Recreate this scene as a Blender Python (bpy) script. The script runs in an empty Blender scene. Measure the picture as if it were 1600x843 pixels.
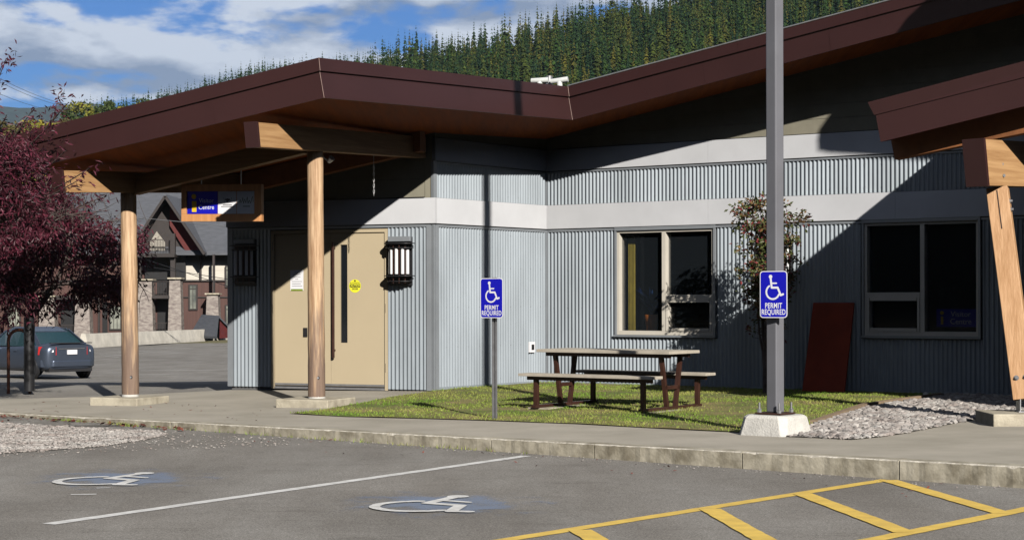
import bpy, bmesh, math, random
from mathutils import Vector, Matrix, noise
from mathutils.geometry import delaunay_2d_cdt
R = math.radians
random.seed(7)
S = bpy.context.scene
COL = S.collection
F = 2800.0          # focal length in pixels of the 1600 px wide photograph
EYE = 1.35
HY = 468.0          # horizon row

# ------------------------------------------------------------------ camera
cam = bpy.data.cameras.new("camera"); camo = bpy.data.objects.new("camera", cam); COL.objects.link(camo)
cam.sensor_width = 36; cam.lens = 36*F/1600; cam.shift_y = (HY-421.5)/1600
cam.clip_start = 0.1; cam.clip_end = 30000
camo.location = (0, 0, EYE); camo.rotation_euler = (R(90), R(0.12), 0)
S.camera = camo

# ------------------------------------------------------------------ light
SUN_AZ = 18.3   # light travels towards +Y and this many degrees to the left
SUN_EL = 26.0
ld = Vector((-math.sin(R(SUN_AZ))*math.cos(R(SUN_EL)), math.cos(R(SUN_AZ))*math.cos(R(SUN_EL)), -math.sin(R(SUN_EL))))
sun = bpy.data.lights.new("sun", 'SUN'); suno = bpy.data.objects.new("sun", sun); COL.objects.link(suno)
sun.energy = 5.0; sun.angle = R(0.53); sun.color = (1.0, 0.95, 0.88)
suno.rotation_euler = ld.to_track_quat('-Z', 'Y').to_euler(); suno.location = (6, -6, 20)
w = bpy.data.worlds.new("World"); S.world = w; w.use_nodes = True
nt = w.node_tree; N = nt.nodes; L = nt.links; N.clear()
out = N.new('ShaderNodeOutputWorld'); bg = N.new('ShaderNodeBackground'); bg.inputs['Strength'].default_value = 0.05
sky = N.new('ShaderNodeTexSky'); sky.sky_type = 'NISHITA'; sky.sun_disc = False
sky.sun_elevation = R(SUN_EL); sky.sun_rotation = R(180 - SUN_AZ); sky.air_density = 1.0; sky.dust_density = 0.3; sky.ozone_density = 3.0
tc = N.new('ShaderNodeTexCoord')
def wmath(op, a, b=None, clamp=False):
    n = N.new('ShaderNodeMath'); n.operation = op; n.use_clamp = clamp
    for i, v in enumerate((a, b)):
        if v is None: continue
        if isinstance(v, (int, float)): n.inputs[i].default_value = v
        else: L.new(v, n.inputs[i])
    return n.outputs[0]
sep = N.new('ShaderNodeSeparateXYZ'); L.new(tc.outputs['Generated'], sep.inputs[0])
cmb = N.new('ShaderNodeCombineXYZ')
def cloud(scale, det, rough, off, sc=(1, 1, 2.6), dist=0.15):
    mp = N.new('ShaderNodeMapping'); L.new(tc.outputs['Generated'], mp.inputs[0]); mp.inputs['Location'].default_value = off; mp.inputs['Scale'].default_value = sc
    n = N.new('ShaderNodeTexNoise'); L.new(mp.outputs[0], n.inputs['Vector'])
    n.inputs['Scale'].default_value = scale; n.inputs['Detail'].default_value = det; n.inputs['Roughness'].default_value = rough
    n.inputs['Distortion'].default_value = dist
    return n.outputs['Fac']
CO = (3.15, .4, 1.7)
n1 = cloud(15.0, 9, 0.52, CO); n1b = cloud(15.0, 9, 0.52, (CO[0]-.02, CO[1], CO[2]+.035)); n2 = cloud(5.0, 6, 0.55, (7.3, 2.1, 5.0))
cov = N.new('ShaderNodeMapRange'); L.new(n1, cov.inputs[0]); cov.inputs[1].default_value = 0.40; cov.inputs[2].default_value = 0.52; cov.interpolation_type = 'SMOOTHSTEP'
rim = wmath('MULTIPLY', wmath('SUBTRACT', n1, n1b), 2.6)
thin = wmath('MULTIPLY', wmath('SUBTRACT', 0.62, n1), 1.3)
shade = wmath('ADD', wmath('ADD', wmath('MULTIPLY', n2, 0.75), rim), thin)
cr = N.new('ShaderNodeValToRGB'); L.new(shade, cr.inputs[0])
cr.color_ramp.elements[0].position = 0.26; cr.color_ramp.elements[0].color = (4.3, 5.3, 7.2, 1)
cr.color_ramp.elements[1].position = 0.72; cr.color_ramp.elements[1].color = (11.3, 12.1, 13.4, 1)
tint = N.new('ShaderNodeMix'); tint.data_type = 'RGBA'; tint.blend_type = 'MULTIPLY'; tint.inputs[0].default_value = 1.0
L.new(sky.outputs[0], tint.inputs[6]); tint.inputs[7].default_value = (0.38, 0.72, 1.32, 1)
mx = N.new('ShaderNodeMix'); mx.data_type = 'RGBA'
L.new(wmath('MULTIPLY', cov.outputs[0], 0.93), mx.inputs[0]); L.new(tint.outputs[2], mx.inputs[6]); L.new(cr.outputs[0], mx.inputs[7])
fall = N.new('ShaderNodeMapRange'); L.new(sep.outputs['Z'], fall.inputs[0]); fall.inputs[1].default_value = .16; fall.inputs[2].default_value = .55; fall.inputs[3].default_value = 1.0; fall.inputs[4].default_value = .5; fall.interpolation_type = 'SMOOTHSTEP'
deep = N.new('ShaderNodeVectorMath'); deep.operation = 'SCALE'; L.new(mx.outputs[2], deep.inputs[0]); L.new(fall.outputs[0], deep.inputs['Scale'])
L.new(deep.outputs[0], bg.inputs[0]); L.new(bg.outputs[0], out.inputs[0])
S.view_settings.view_transform = 'Standard'; S.view_settings.look = 'None'; S.view_settings.gamma = 1
S.view_settings.exposure = 0.36
S.cycles.max_bounces = 5; S.cycles.diffuse_bounces = 0; S.cycles.glossy_bounces = 3; S.cycles.transmission_bounces = 4
S.cycles.volume_bounces = 0
S.cycles.use_denoising = True

# ------------------------------------------------------------------ helpers
def P(px, py, s):                     # photograph pixel + pixels per metre -> world point
    return Vector(((px-800)/s, F/s, EYE+(HY-py)/s))
def nodes(m):
    return m.node_tree.nodes, m.node_tree.links
def mat(name, col, rough=0.7, var=0.15, scale=6.0, col2=None, bump=0.0, bscale=40.0, metal=0.0, stretch=(1,1,1), spec=0.5, detail=6, island=0.0, streak=None):
    m = bpy.data.materials.new(name); m.use_nodes = True
    N, L = nodes(m); b = N['Principled BSDF']
    b.inputs['Roughness'].default_value = rough; b.inputs['Metallic'].default_value = metal
    b.inputs['Specular IOR Level'].default_value = spec
    t = N.new('ShaderNodeTexCoord'); mp = N.new('ShaderNodeMapping'); L.new(t.outputs['Object'], mp.inputs[0]); mp.inputs['Scale'].default_value = stretch
    n = N.new('ShaderNodeTexNoise'); L.new(mp.outputs[0], n.inputs['Vector']); n.inputs['Scale'].default_value = scale; n.inputs['Detail'].default_value = detail; n.inputs['Roughness'].default_value = 0.6
    r = N.new('ShaderNodeValToRGB'); L.new(n.outputs['Fac'], r.inputs[0])
    c2 = col2 or tuple(c*(1-var*1.6) for c in col); c1 = col if col2 else tuple(min(1, c*(1+var*.6)) for c in col)
    r.color_ramp.elements[0].position = 0.34; r.color_ramp.elements[0].color = (*c2, 1)
    r.color_ramp.elements[1].position = 0.66; r.color_ramp.elements[1].color = (*c1, 1)
    last = r.outputs[0]
    if island:
        g = N.new('ShaderNodeNewGeometry'); mr = N.new('ShaderNodeMapRange'); L.new(g.outputs['Random Per Island'], mr.inputs[0])
        mr.inputs[3].default_value = 1-island; mr.inputs[4].default_value = 1+island
        h = N.new('ShaderNodeHueSaturation'); L.new(last, h.inputs['Color']); L.new(mr.outputs[0], h.inputs['Value']); last = h.outputs[0]
    L.new(last, b.inputs['Base Color'])
    if bump:
        n2 = N.new('ShaderNodeTexNoise'); L.new(mp.outputs[0], n2.inputs['Vector']); n2.inputs['Scale'].default_value = bscale; n2.inputs['Detail'].default_value = 8
        bp = N.new('ShaderNodeBump'); bp.inputs['Strength'].default_value = bump; bp.inputs['Distance'].default_value = 0.02
        L.new(n2.outputs['Fac'], bp.inputs['Height']); L.new(bp.outputs[0], b.inputs['Normal'])
    return m
class MB:
    def __init__(s): s.v = []; s.f = []; s.m = []; s.sm = []
    def face(s, pts, mi=0, sm=False):
        i = len(s.v); s.v += [tuple(p) for p in pts]; s.f.append(tuple(range(i, i+len(pts)))); s.m.append(mi); s.sm.append(sm)
    def mesh(s, vs, fs, mi=0, sm=False):
        i = len(s.v); s.v += [tuple(p) for p in vs]
        for f in fs: s.f.append(tuple(i+k for k in f)); s.m.append(mi); s.sm.append(sm)
    def hexa(s, b4, t4, mi=0):     # bottom loop and top loop (same order)
        s.mesh(list(b4)+list(t4), [(3,2,1,0),(4,5,6,7),(0,1,5,4),(1,2,6,5),(2,3,7,6),(3,0,4,7)], mi)
    def box(s, x0, x1, y0, y1, z0, z1, mi=0):
        s.hexa([(x0,y0,z0),(x1,y0,z0),(x1,y1,z0),(x0,y1,z0)], [(x0,y0,z1),(x1,y0,z1),(x1,y1,z1),(x0,y1,z1)], mi)
    def obox(s, o, u, v, w_, mi=0):  # corner + three edge vectors
        o, u, v, w_ = map(Vector, (o, u, v, w_))
        s.hexa([o, o+u, o+u+v, o+v], [o+w_, o+u+w_, o+u+v+w_, o+v+w_], mi)
    def bar(s, a, b, wx, wy, up=(0,0,1), mi=0):   # rectangular bar from a to b centred
        a, b = Vector(a), Vector(b); d = (b-a).normalized(); up = Vector(up)
        x = d.cross(up)
        if x.length < 1e-4: x = d.cross(Vector((0,1,0)))
        x.normalize(); y = x.cross(d).normalized()
        s.obox(a-x*wx/2-y*wy/2, b-a, x*wx, y*wy, mi)
    def tube(s, pts, rads, n=10, cap=True, mi=0, sm=True):
        pts = [Vector(p) for p in pts]; rings = []
        if isinstance(rads, (int, float)): rads = [rads]*len(pts)
        prev = None; vs = []; fs = []
        for i, p in enumerate(pts):
            d = (pts[min(i+1, len(pts)-1)]-pts[max(i-1, 0)]).normalized()
            if prev is None:
                x = d.cross(Vector((0,0,1)));
                if x.length < .1: x = d.cross(Vector((0,1,0)))
            else: x = prev - d*prev.dot(d)
            x.normalize(); prev = x; y = d.cross(x)
            vs += [p+(x*math.cos(2*math.pi*k/n)+y*math.sin(2*math.pi*k/n))*rads[i] for k in range(n)]
        for i in range(len(pts)-1):
            for k in range(n):
                a = i*n+k; b = i*n+(k+1) % n
                fs.append((a, b, b+n, a+n))
        s.mesh(vs, fs, mi, sm)
        if cap:
            s.face(vs[:n][::-1], mi); s.face(vs[-n:], mi)
    def prism(s, poly, w_, mi=0):  # extrude planar poly by vector
        w_ = Vector(w_); a = [Vector(p) for p in poly]; b = [p+w_ for p in a]; n = len(a)
        s.mesh(a+b, [tuple(range(n))[::-1], tuple(range(n, 2*n))]+[(i, (i+1) % n, n+(i+1) % n, n+i) for i in range(n)], mi)
    def build(s, name, m, parent=None, **kw):
        me = bpy.data.meshes.new(name); me.from_pydata(s.v, [], s.f)
        for q in (m if isinstance(m, (list, tuple)) else [m]): me.materials.append(q)
        me.polygons.foreach_set('material_index', s.m); me.polygons.foreach_set('use_smooth', s.sm)
        me.update()
        if not kw.pop('raw', False):
            bm = bmesh.new(); bm.from_mesh(me); bmesh.ops.recalc_face_normals(bm, faces=bm.faces); bm.to_mesh(me); bm.free()
        o = bpy.data.objects.new(name, me); COL.objects.link(o)
        bev = kw.pop('bevel', 0)
        if bev:
            md = o.modifiers.new('bevel', 'BEVEL'); md.width = bev; md.segments = 2; md.limit_method = 'ANGLE'
        if parent: attach(o, parent)
        tag(o, **kw); return o
def mw(o):
    m = Matrix.LocRotScale(o.location, o.rotation_euler, o.scale)
    return (mw(o.parent) @ o.matrix_parent_inverse @ m) if o.parent else m
def attach(o, p):
    o.parent = p; o.matrix_parent_inverse = mw(p).inverted()
def tag(o, label=None, cat=None, group=None, kind=None):
    if label: o['label'] = label
    if cat: o['category'] = cat
    if group: o['group'] = group
    if kind: o['kind'] = kind
    return o
def empty(name, loc, rz=0, **kw):
    o = bpy.data.objects.new(name, None); COL.objects.link(o); o.location = loc; o.rotation_euler = (0, 0, rz); o.empty_display_size = .2
    return tag(o, **kw)
def copy_tree(o, parent=None):
    c = o.copy(); COL.objects.link(c)
    if parent: c.parent = parent
    for ch in [q for q in bpy.data.objects if q.parent == o and q.name in COL.objects]: copy_tree(ch, c)
    return c
def move_to(o, loc, rz=0): o.location = loc; o.rotation_euler = (0, 0, rz); return o
def text_mesh(name, body, size, m, parent, M, align='CENTER', ext=0.0008, xs=1.0, space=1.0, bold=0.0, line=1.0):
    cu = bpy.data.curves.new(name, 'FONT'); cu.body = body; cu.size = size; cu.align_x = align; cu.align_y = 'CENTER'; cu.extrude = ext
    cu.space_character = space; cu.offset = bold; cu.resolution_u = 3; cu.space_line = line
    t = bpy.data.objects.new(name+'_tmp', cu); COL.objects.link(t)
    dg = bpy.context.evaluated_depsgraph_get(); me = bpy.data.meshes.new_from_object(t.evaluated_get(dg))
    bpy.data.objects.remove(t); me.transform(Matrix.Diagonal((xs, 1, 1, 1))); me.transform(M)
    me.name = name; me.materials.clear(); me.materials.append(m)
    o = bpy.data.objects.new(name, me); COL.objects.link(o)
    if parent: attach(o, parent)
    return o
def frame_M(o, u, n):     # local x=u, local z=n (outwards), local y = up
    u = Vector(u).normalized(); n = Vector(n).normalized(); v = n.cross(u)
    return Matrix(((u.x, v.x, n.x, o[0]), (u.y, v.y, n.y, o[1]), (u.z, v.z, n.z, o[2]), (0, 0, 0, 1)))
def stroke2d(pts, wd, cap=True):   # thick polyline -> list of quads/discs (2D polys)
    out = []
    for a, b in zip(pts[:-1], pts[1:]):
        a, b = Vector(a), Vector(b); d = (b-a).normalized(); n = Vector((-d.y, d.x))*wd/2
        out.append([a-n, b-n, b+n, a+n])
    if cap:
        for p in pts:
            p = Vector(p); out.append([p+Vector((math.cos(t*math.pi/6), math.sin(t*math.pi/6)))*wd/2 for t in range(12)])
    return out
def isa_polys():   # wheelchair pictogram, unit high roughly, x right y up, centred
    W = .085
    q = []
    q.append([Vector((-.12+.078*math.cos(t*math.pi/8), .43+.078*math.sin(t*math.pi/8))) for t in range(16)])
    q += stroke2d([(-.115, .36), (-.07, -.02)], W)
    q += stroke2d([(-.085, .16), (.14, .16)], .06)
    q += stroke2d([(-.07, -.02), (.20, -.02), (.33, -.33), (.44, -.29)], W)
    arc = [(-.02+.29*math.cos(R(a)), -.20+.29*math.sin(R(a))) for a in range(122, 345, 12)]
    q += stroke2d(arc, .075)
    return q

# ------------------------------------------------------------------ plan
WA0 = Vector((-4.424, 28.283)); WAB = Vector((-1.182, 26.905)); WBC = Vector((.554, 29.258))
sC = lambda px: 95.7*(px+3155)/4008.0
def pC(px): s = sC(px); return Vector(((px-800)/s, F/s))
WC1 = pC(1760)
class Wall:
    def __init__(s, a, b):
        s.a, s.b = Vector(a), Vector(b); s.d = (s.b-s.a).normalized(); s.L = (s.b-s.a).length; s.n = Vector((s.d.y, -s.d.x))
    def u(s, px):
        k = (px-800)/F; a, d = s.a, s.d
        return (k*a.y-a.x)/(d.x-k*d.y)
    def p2(s, u, off=0): return s.a+s.d*u+s.n*off
    def p(s, u, z, off=0): q = s.p2(u, off); return Vector((q.x, q.y, z))
    def z(s, px, py): q = s.p2(s.u(px)); return EYE+(HY-py)*q.y/F
    def M(s, u, z, off=0): return frame_M(s.p(u, z, off), (s.d.x, s.d.y, 0), (s.n.x, s.n.y, 0))
    def slab(s, mb, u0, u1, z0, z1, o0, o1, mi=0):
        mb.hexa([s.p(u0, z0, o1), s.p(u1, z0, o1), s.p(u1, z0, o0), s.p(u0, z0, o0)], [s.p(u0, z1, o1), s.p(u1, z1, o1), s.p(u1, z1, o0), s.p(u0, z1, o0)], mi)
A, B, C = Wall(WA0, WAB), Wall(WAB, WBC), Wall(WBC, WC1)

# kerb line
K0 = Vector((-5.32, 22.58)); K1 = Vector((3.947, 14.74)); KD = (K1-K0).normalized(); KN = Vector((-KD.y, KD.x)); KL = (K1-K0).length
def tq(x, y):
    d = Vector((x, y))-K0; return d.dot(KD)/KL, d.dot(KN)
def zg(x, y):
    t, q = tq(x, y); zk = -.122+.104*max(-.6, min(1.3, t))
    return zk*(1-min(1, max(0, q)/6.5)**2)
ROAD = -.19
def G(px, py, up=0.0):
    y = 20.0
    for _ in range(40): y = .5*y+.5*(EYE-zg((px-800)*y/F, y)-up)*F/(py-HY)
    x = (px-800)*y/F; return Vector((x, y, zg(x, y)+up))
def GR(px, py, up=0.0):
    s = (py-HY)/(EYE-ROAD-up); return Vector(((px-800)/s, F/s, ROAD+up))
def inside(poly, x, y):
    c = False; n = len(poly)
    for i in range(n):
        x1, y1 = poly[i][0], poly[i][1]; x2, y2 = poly[i-1][0], poly[i-1][1]
        if (y1 > y) != (y2 > y) and x < (x2-x1)*(y-y1)/(y2-y1)+x1: c = not c
    return c
def sheet(name, poly, zf, step, m, **kw):
    poly = [Vector((p[0], p[1])) for p in poly]; pts = []
    n = len(poly)
    for i in range(n):
        a, b = poly[i], poly[(i+1) % n]; k = max(1, int((b-a).length/step))
        pts += [a.lerp(b, j/k) for j in range(k)]
    nb = len(pts); xs = [p.x for p in pts]; ys = [p.y for p in pts]; bd = list(pts)
    y = min(ys)+step*.5
    while y < max(ys):
        x = min(xs)+step*.5
        while x < max(xs):
            if inside(bd, x, y): pts.append(Vector((x, y)))
            x += step
        y += step
    r = delaunay_2d_cdt(pts, [], [list(range(nb))], 1, 1e-5)
    mb = MB(); mb.mesh([(v.x, v.y, zf(v.x, v.y)) for v in r[0]], [tuple(f) for f in r[2]], 0, True)
    o = mb.build(name, m, raw=True, **kw)
    bm = bmesh.new(); bm.from_mesh(o.data)
    for f in bm.faces:
        f.normal_update()
        if f.normal.z < 0: f.normal_flip()
    bm.to_mesh(o.data); bm.free(); return o

# ------------------------------------------------------------------ materials
def asphalt_mat():
    m = bpy.data.materials.new('asphalt'); m.use_nodes = True; N, L = nodes(m); b = N['Principled BSDF']; b.inputs['Roughness'].default_value = .9
    b.inputs['Specular IOR Level'].default_value = .25
    t = N.new('ShaderNodeTexCoord')
    def noi(sc, det=4, stretch=None, rough=.6):
        n = N.new('ShaderNodeTexNoise'); n.inputs['Scale'].default_value = sc; n.inputs['Detail'].default_value = det; n.inputs['Roughness'].default_value = rough
        if stretch:
            mp = N.new('ShaderNodeMapping'); L.new(t.outputs['Object'], mp.inputs[0]); mp.inputs['Scale'].default_value = stretch; L.new(mp.outputs[0], n.inputs['Vector'])
        else: L.new(t.outputs['Object'], n.inputs['Vector'])
        return n.outputs['Fac']
    def ramp(f, a, b_, ca, cb):
        r = N.new('ShaderNodeValToRGB'); L.new(f, r.inputs[0]); r.color_ramp.elements[0].position = a; r.color_ramp.elements[1].position = b_
        r.color_ramp.elements[0].color = (*ca, 1); r.color_ramp.elements[1].color = (*cb, 1); return r.outputs[0]
    def mix(a, b_, f=1.0, mode='MULTIPLY'):
        x = N.new('ShaderNodeMix'); x.data_type = 'RGBA'; x.blend_type = mode
        if isinstance(f, float): x.inputs[0].default_value = f
        else: L.new(f, x.inputs[0])
        for i, q in ((6, a), (7, b_)):
            if isinstance(q, tuple): x.inputs[i].default_value = (*q, 1)
            else: L.new(q, x.inputs[i])
        return x.outputs[2]
    c = ramp(noi(.45, 6, None, .7), .3, .7, (.215, .206, .190), (.305, .294, .274))
    c = mix(c, ramp(noi(150, 3, None, .8), .36, .66, (.55, .54, .53), (1.45, 1.44, 1.42)))
    c = mix(c, ramp(noi(62, 2, None, .7), .38, .62, (.78, .77, .76), (1.22, 1.22, 1.21)))
    c = mix(c, ramp(noi(2.4, 6, (.5, 1.6, 1), .7), .30, .44, (.80, .79, .78), (1.0, 1.0, 1.0)))
    c = mix(c, ramp(noi(.9, 5, (1, .25, 1)), .40, .68, (.84, .82, .80), (1.08, 1.08, 1.08)))
    vo = N.new('ShaderNodeTexVoronoi'); L.new(t.outputs['Object'], vo.inputs['Vector']); vo.inputs['Scale'].default_value = 30
    gt = N.new('ShaderNodeMath'); gt.operation = 'LESS_THAN'; L.new(vo.outputs['Distance'], gt.inputs[0]); gt.inputs[1].default_value = .09
    g2 = N.new('ShaderNodeMath'); g2.operation = 'GREATER_THAN'; L.new(noi(3.1, 3), g2.inputs[0]); g2.inputs[1].default_value = .52
    g3 = N.new('ShaderNodeMath'); g3.operation = 'MULTIPLY'; L.new(gt.outputs[0], g3.inputs[0]); L.new(g2.outputs[0], g3.inputs[1])
    c = mix(c, (.42, .41, .38), g3.outputs[0], 'MIX')
    L.new(c, b.inputs['Base Color'])
    bp = N.new('ShaderNodeBump'); bp.inputs['Strength'].default_value = .5; bp.inputs['Distance'].default_value = .006; L.new(noi(110, 3), bp.inputs['Height']); L.new(bp.outputs[0], b.inputs['Normal'])
    return m
M_ = {}
M_['asphalt'] = asphalt_mat()
M_['concrete'] = mat('sidewalk_concrete', (.44, .40, .33), .85, .10, 1.1, col2=(.34, .31, .25), bump=.25, bscale=60, stretch=(1, 1, 1))
M_['kerb'] = mat('kerb_concrete', (.46, .42, .33), .9, .2, 5.0, col2=(.20, .175, .125), bump=.3, bscale=25)
M_['kerb_chip'] = mat('kerb_chips', (.62, .58, .50), .9, .2, 9, col2=(.36, .33, .27), bump=.8, bscale=30)
M_['pad'] = mat('pad_concrete', (.52, .47, .36), .85, .2, 5, col2=(.32, .28, .21), bump=.4, bscale=40)
M_['footing'] = mat('footing_concrete', (.62, .60, .55), .85, .1, 6, bump=.4, bscale=50)
M_['soil'] = mat('soil', (.30, .20, .12), .95, .3, 6, col2=(.14, .14, .04), bump=.6, bscale=30)
M_['grass'] = mat('grass_blades', (.12, .24, .018), .65, .2, .55, col2=(.29, .29, .075), island=.35, spec=.2)
M_['corr'] = mat('corrugated_steel', (.305, .345, .378), .45, .14, 1.6, metal=.12, stretch=(1, 1, .25))
M_['trimgrey'] = mat('grey_trim', (.26, .28, .30), .45, .06, 3, metal=.2)
M_['white'] = mat('white_fibre_board', (.59, .597, .615), .6, .05, 1.2)
M_['olive'] = mat('olive_siding', (.25, .232, .175), .7, .08, 3)
M_['fascia'] = mat('brown_flashing', (.040, .0155, .0155), .38, .06, 1.2, metal=0)
M_['fascia_dark'] = mat('brown_joint', (.03, .015, .012), .6, .1, 3)
M_['soffit'] = mat('soffit_boards', (.42, .10, .010), .8, .25, 6, stretch=(1, .08, 1))
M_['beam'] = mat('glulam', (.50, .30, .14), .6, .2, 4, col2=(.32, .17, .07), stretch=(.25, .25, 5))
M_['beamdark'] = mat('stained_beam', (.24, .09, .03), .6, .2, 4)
M_['roof'] = mat('roof_membrane', (.04, .02, .018), .8, .1, 4)
M_['doorpaint'] = mat('beige_door_paint', (.49, .405, .27), .5, .02, 1.5)
M_['black'] = mat('black_metal', (.018, .018, .02), .4, .1, 6)
M_['brownmetal'] = mat('dark_brown_metal', (.05, .02, .014), .45, .15, 6)
M_['glass'] = mat('dark_glass', (.01, .012, .015), .04, .05, 2, spec=.6)
M_['frame'] = mat('cream_window_frame', (.60, .56, .48), .5, .04, 4)
M_['galv'] = mat('galvanised_steel', (.36, .36, .37), .38, .12, 14, metal=.6)
M_['polegrey'] = mat('grey_painted_pole', (.18, .182, .20), .4, .05, 3, metal=.1)
M_['signblue'] = mat('sign_blue', (.006, .006, .42), .45, .03, 3)
M_['signwhite'] = mat('sign_white', (.78, .78, .80), .5, .02, 3)
M_['yellow'] = mat('yellow_road_paint', (.84, .58, .12), .8, .1, 7, col2=(.68, .46, .10), bump=.3, bscale=120)
M_['whitepaint'] = mat('white_road_paint', (.80, .79, .76), .8, .1, 9, col2=(.58, .57, .54), bump=.3, bscale=120)
M_['lampglass'] = mat('frosted_tube', (.78, .78, .78), .3, .02, 3)
M_['tabletop'] = mat('table_boards', (.47, .42, .34), .7, .1, 5, stretch=(1, 1, 1))
M_['redboard'] = mat('red_board', (.25, .030, .008), .8, .15, 3)
M_['stone'] = mat('gravel_stone', (.42, .40, .37), .8, .2, 3, col2=(.24, .20, .18), island=.35)
M_['ply'] = mat('sign_frame_wood', (.62, .30, .12), .5, .1, 4, col2=(.48, .22, .08), stretch=(4, 4, .5))

# peeled log with grain and stains low down
def log_mat():
    m = mat('peeled_log', (.66, .46, .28), .7, .2, 3.6, col2=(.33, .19, .10), stretch=(8, 8, .45), bump=.35, bscale=14)
    N, L = nodes(m); b = N['Principled BSDF']; src = b.inputs['Base Color'].links[0].from_socket
    t = N.new('ShaderNodeTexCoord'); sp = N.new('ShaderNodeSeparateXYZ'); L.new(t.outputs['Object'], sp.inputs[0])
    mp = N.new('ShaderNodeMapping'); L.new(t.outputs['Object'], mp.inputs[0]); mp.inputs['Scale'].default_value = (9, 9, .9)
    n = N.new('ShaderNodeTexNoise'); L.new(mp.outputs[0], n.inputs[0]); n.inputs['Scale'].default_value = 2.2; n.inputs['Detail'].default_value = 8
    ad = N.new('ShaderNodeMath'); ad.operation = 'MULTIPLY_ADD'; L.new(n.outputs['Fac'], ad.inputs[0]); ad.inputs[1].default_value = 4.2; ad.inputs[2].default_value = 0
    mr = N.new('ShaderNodeMath'); mr.operation = 'SUBTRACT'; L.new(ad.outputs[0], mr.inputs[0]); L.new(sp.outputs['Z'], mr.inputs[1])
    cl = N.new('ShaderNodeMapRange'); L.new(mr.outputs[0], cl.inputs[0]); cl.inputs[1].default_value = .5; cl.inputs[2].default_value = 1.7; cl.inputs[4].default_value = .82
    x = N.new('ShaderNodeMix'); x.data_type = 'RGBA'; L.new(cl.outputs[0], x.inputs[0]); L.new(src, x.inputs[6]); x.inputs[7].default_value = (.15, .105, .085, 1)
    L.new(x.outputs[2], b.inputs['Base Color']); return m
M_['log'] = log_mat()

# ================================================================== ground
def kp(t, q=0.0): return K0+KD*(t*KL)+KN*q
# sidewalk slab behind the kerb
walk = [kp(-1.3, .16), kp(1.9, .16), kp(1.9, 9), WC1+Vector((0, .4)), WBC+Vector((.1, .3)), WAB+Vector((.3, .4)), WA0+Vector((.1, .15)), WA0+Vector((-.12, .02)), Vector((-6.3, 27.55)), Vector((-8.2, 27.3)), Vector((-10.2, 27.6)), Vector((-16, 30))]
sheet('sidewalk', walk, zg, .5, M_['concrete'], kind='structure')
# kerb: a run of cast segments with a chipped top arris
mb = MB(); chips = MB()
seg = [-1.3]+[-1.0+.25*i for i in range(4)]+[.13, .268, .43, .551, .66, .80, .93, 1.1, 1.3, 1.6, 1.9]
rk = random.Random(3)
for a, b in zip(seg[:-1], seg[1:]):
    a2, b2 = a+.0006, b-.0006
    n = max(2, int((b2-a2)*KL/.06)); prof = []
    for i in range(n+1):
        t = a2+(b2-a2)*i/n; p0 = kp(t, rk.uniform(-.004, .004)); p1 = kp(t, .165); z = zg(*kp(t, .2))+.003
        e = rk.uniform(.006, .013)*(2.0 if rk.random() < .08 else 1); e2 = rk.uniform(.008, .018)
        pe = kp(t, e2); prof.append([(p0.x, p0.y, ROAD-.1), (p0.x, p0.y, z-e), (pe.x, pe.y, z), (p1.x, p1.y, z+.002), (p1.x, p1.y, ROAD-.1)])
    for i in range(n):
        for k in range(4): mb.face([prof[i][k], prof[i+1][k], prof[i+1][k+1], prof[i][k+1]], 1 if k == 1 else 0)
    mb.face(prof[0][::-1]); mb.face(prof[-1])
mb.build('kerb', [M_['kerb'], M_['kerb_chip']], kind='structure')
# front asphalt
sheet('parking_lot', [kp(-3.5, .08), kp(3.6, .08), Vector((60, -40)), Vector((-70, -40))], lambda x, y: ROAD, 6, M_['asphalt'], kind='structure')
# rear lot, gently falling away
def zl(x, y):
    if y < 31: return -.16 if y < 26 else -.16+(-.075+.16)*(y-26)/5
    if y < 52: return -.075-.83*(y-31)/21
    if y < 125: return -.905-.85*(y-52)/73
    return -1.755
mb = MB(); ys = [22, 24, 26, 28.6, 31, 35, 40, 45, 52, 60, 75, 90, 105, 125, 131]
for a, b in zip(ys[:-1], ys[1:]): mb.face([(-90, a, zl(0, a)-.02), (40, a, zl(0, a)-.02), (40, b, zl(0, b)-.02), (-90, b, zl(0, b)-.02)])
mb.build('rear_parking_lot', M_['asphalt'], kind='structure')
gm = mat('meadow_ground', (.10, .11, .035), .95, .3, .02, col2=(.16, .13, .06))
mb = MB(); mb.face([(-9000, -300, -2.1), (9000, -300, -2.1), (9000, 9000, -2.1), (-9000, 9000, -2.1)]); mb.build('ground', gm, kind='structure')

# painted markings -------------------------------------------------
def road_polys(name, polys, m, up=.004, **kw):
    mb = MB()
    for k, q in enumerate(polys): mb.face([(p[0], p[1], ROAD+up+.0004*(k % 5)) for p in q])
    o = mb.build(name, m, raw=True, **kw)
    bm = bmesh.new(); bm.from_mesh(o.data)
    for f in bm.faces:
        f.normal_update()
        if f.normal.z < 0: f.normal_flip()
    bm.to_mesh(o.data); bm.free(); return o
def line_px(name, a, b, wd, m, ext=(0, 0), up=.004, **kw):
    a, b = GR(*a).xy, GR(*b).xy; d = (b-a).normalized(); a = a-d*ext[0]; b = b+d*ext[1]
    n = Vector((-d.y, d.x)); k = max(2, int((b-a).length/.1)); rr = random.Random(5); lo = []; hi = []
    for i in range(k+1):
        p = a.lerp(b, i/k); lo.append(p-n*(wd/2+rr.uniform(-.004, .004))); hi.append(p+n*(wd/2+rr.uniform(-.004, .004)))
    return road_polys(name, [lo+hi[::-1]], m, up, kind='structure', **kw)
line_px('parking_line', (75, 817), (822, 712), .115, M_['whitepaint'])
yl = M_['yellow']
line_px('yellow_line', (700, 857.2), (1385, 750.5), .125, yl, ext=(4, 0))
line_px('yellow_line', (1300, 857), (1620, 793.5), .135, yl, ext=(4, 3), up=.0052)
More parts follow.
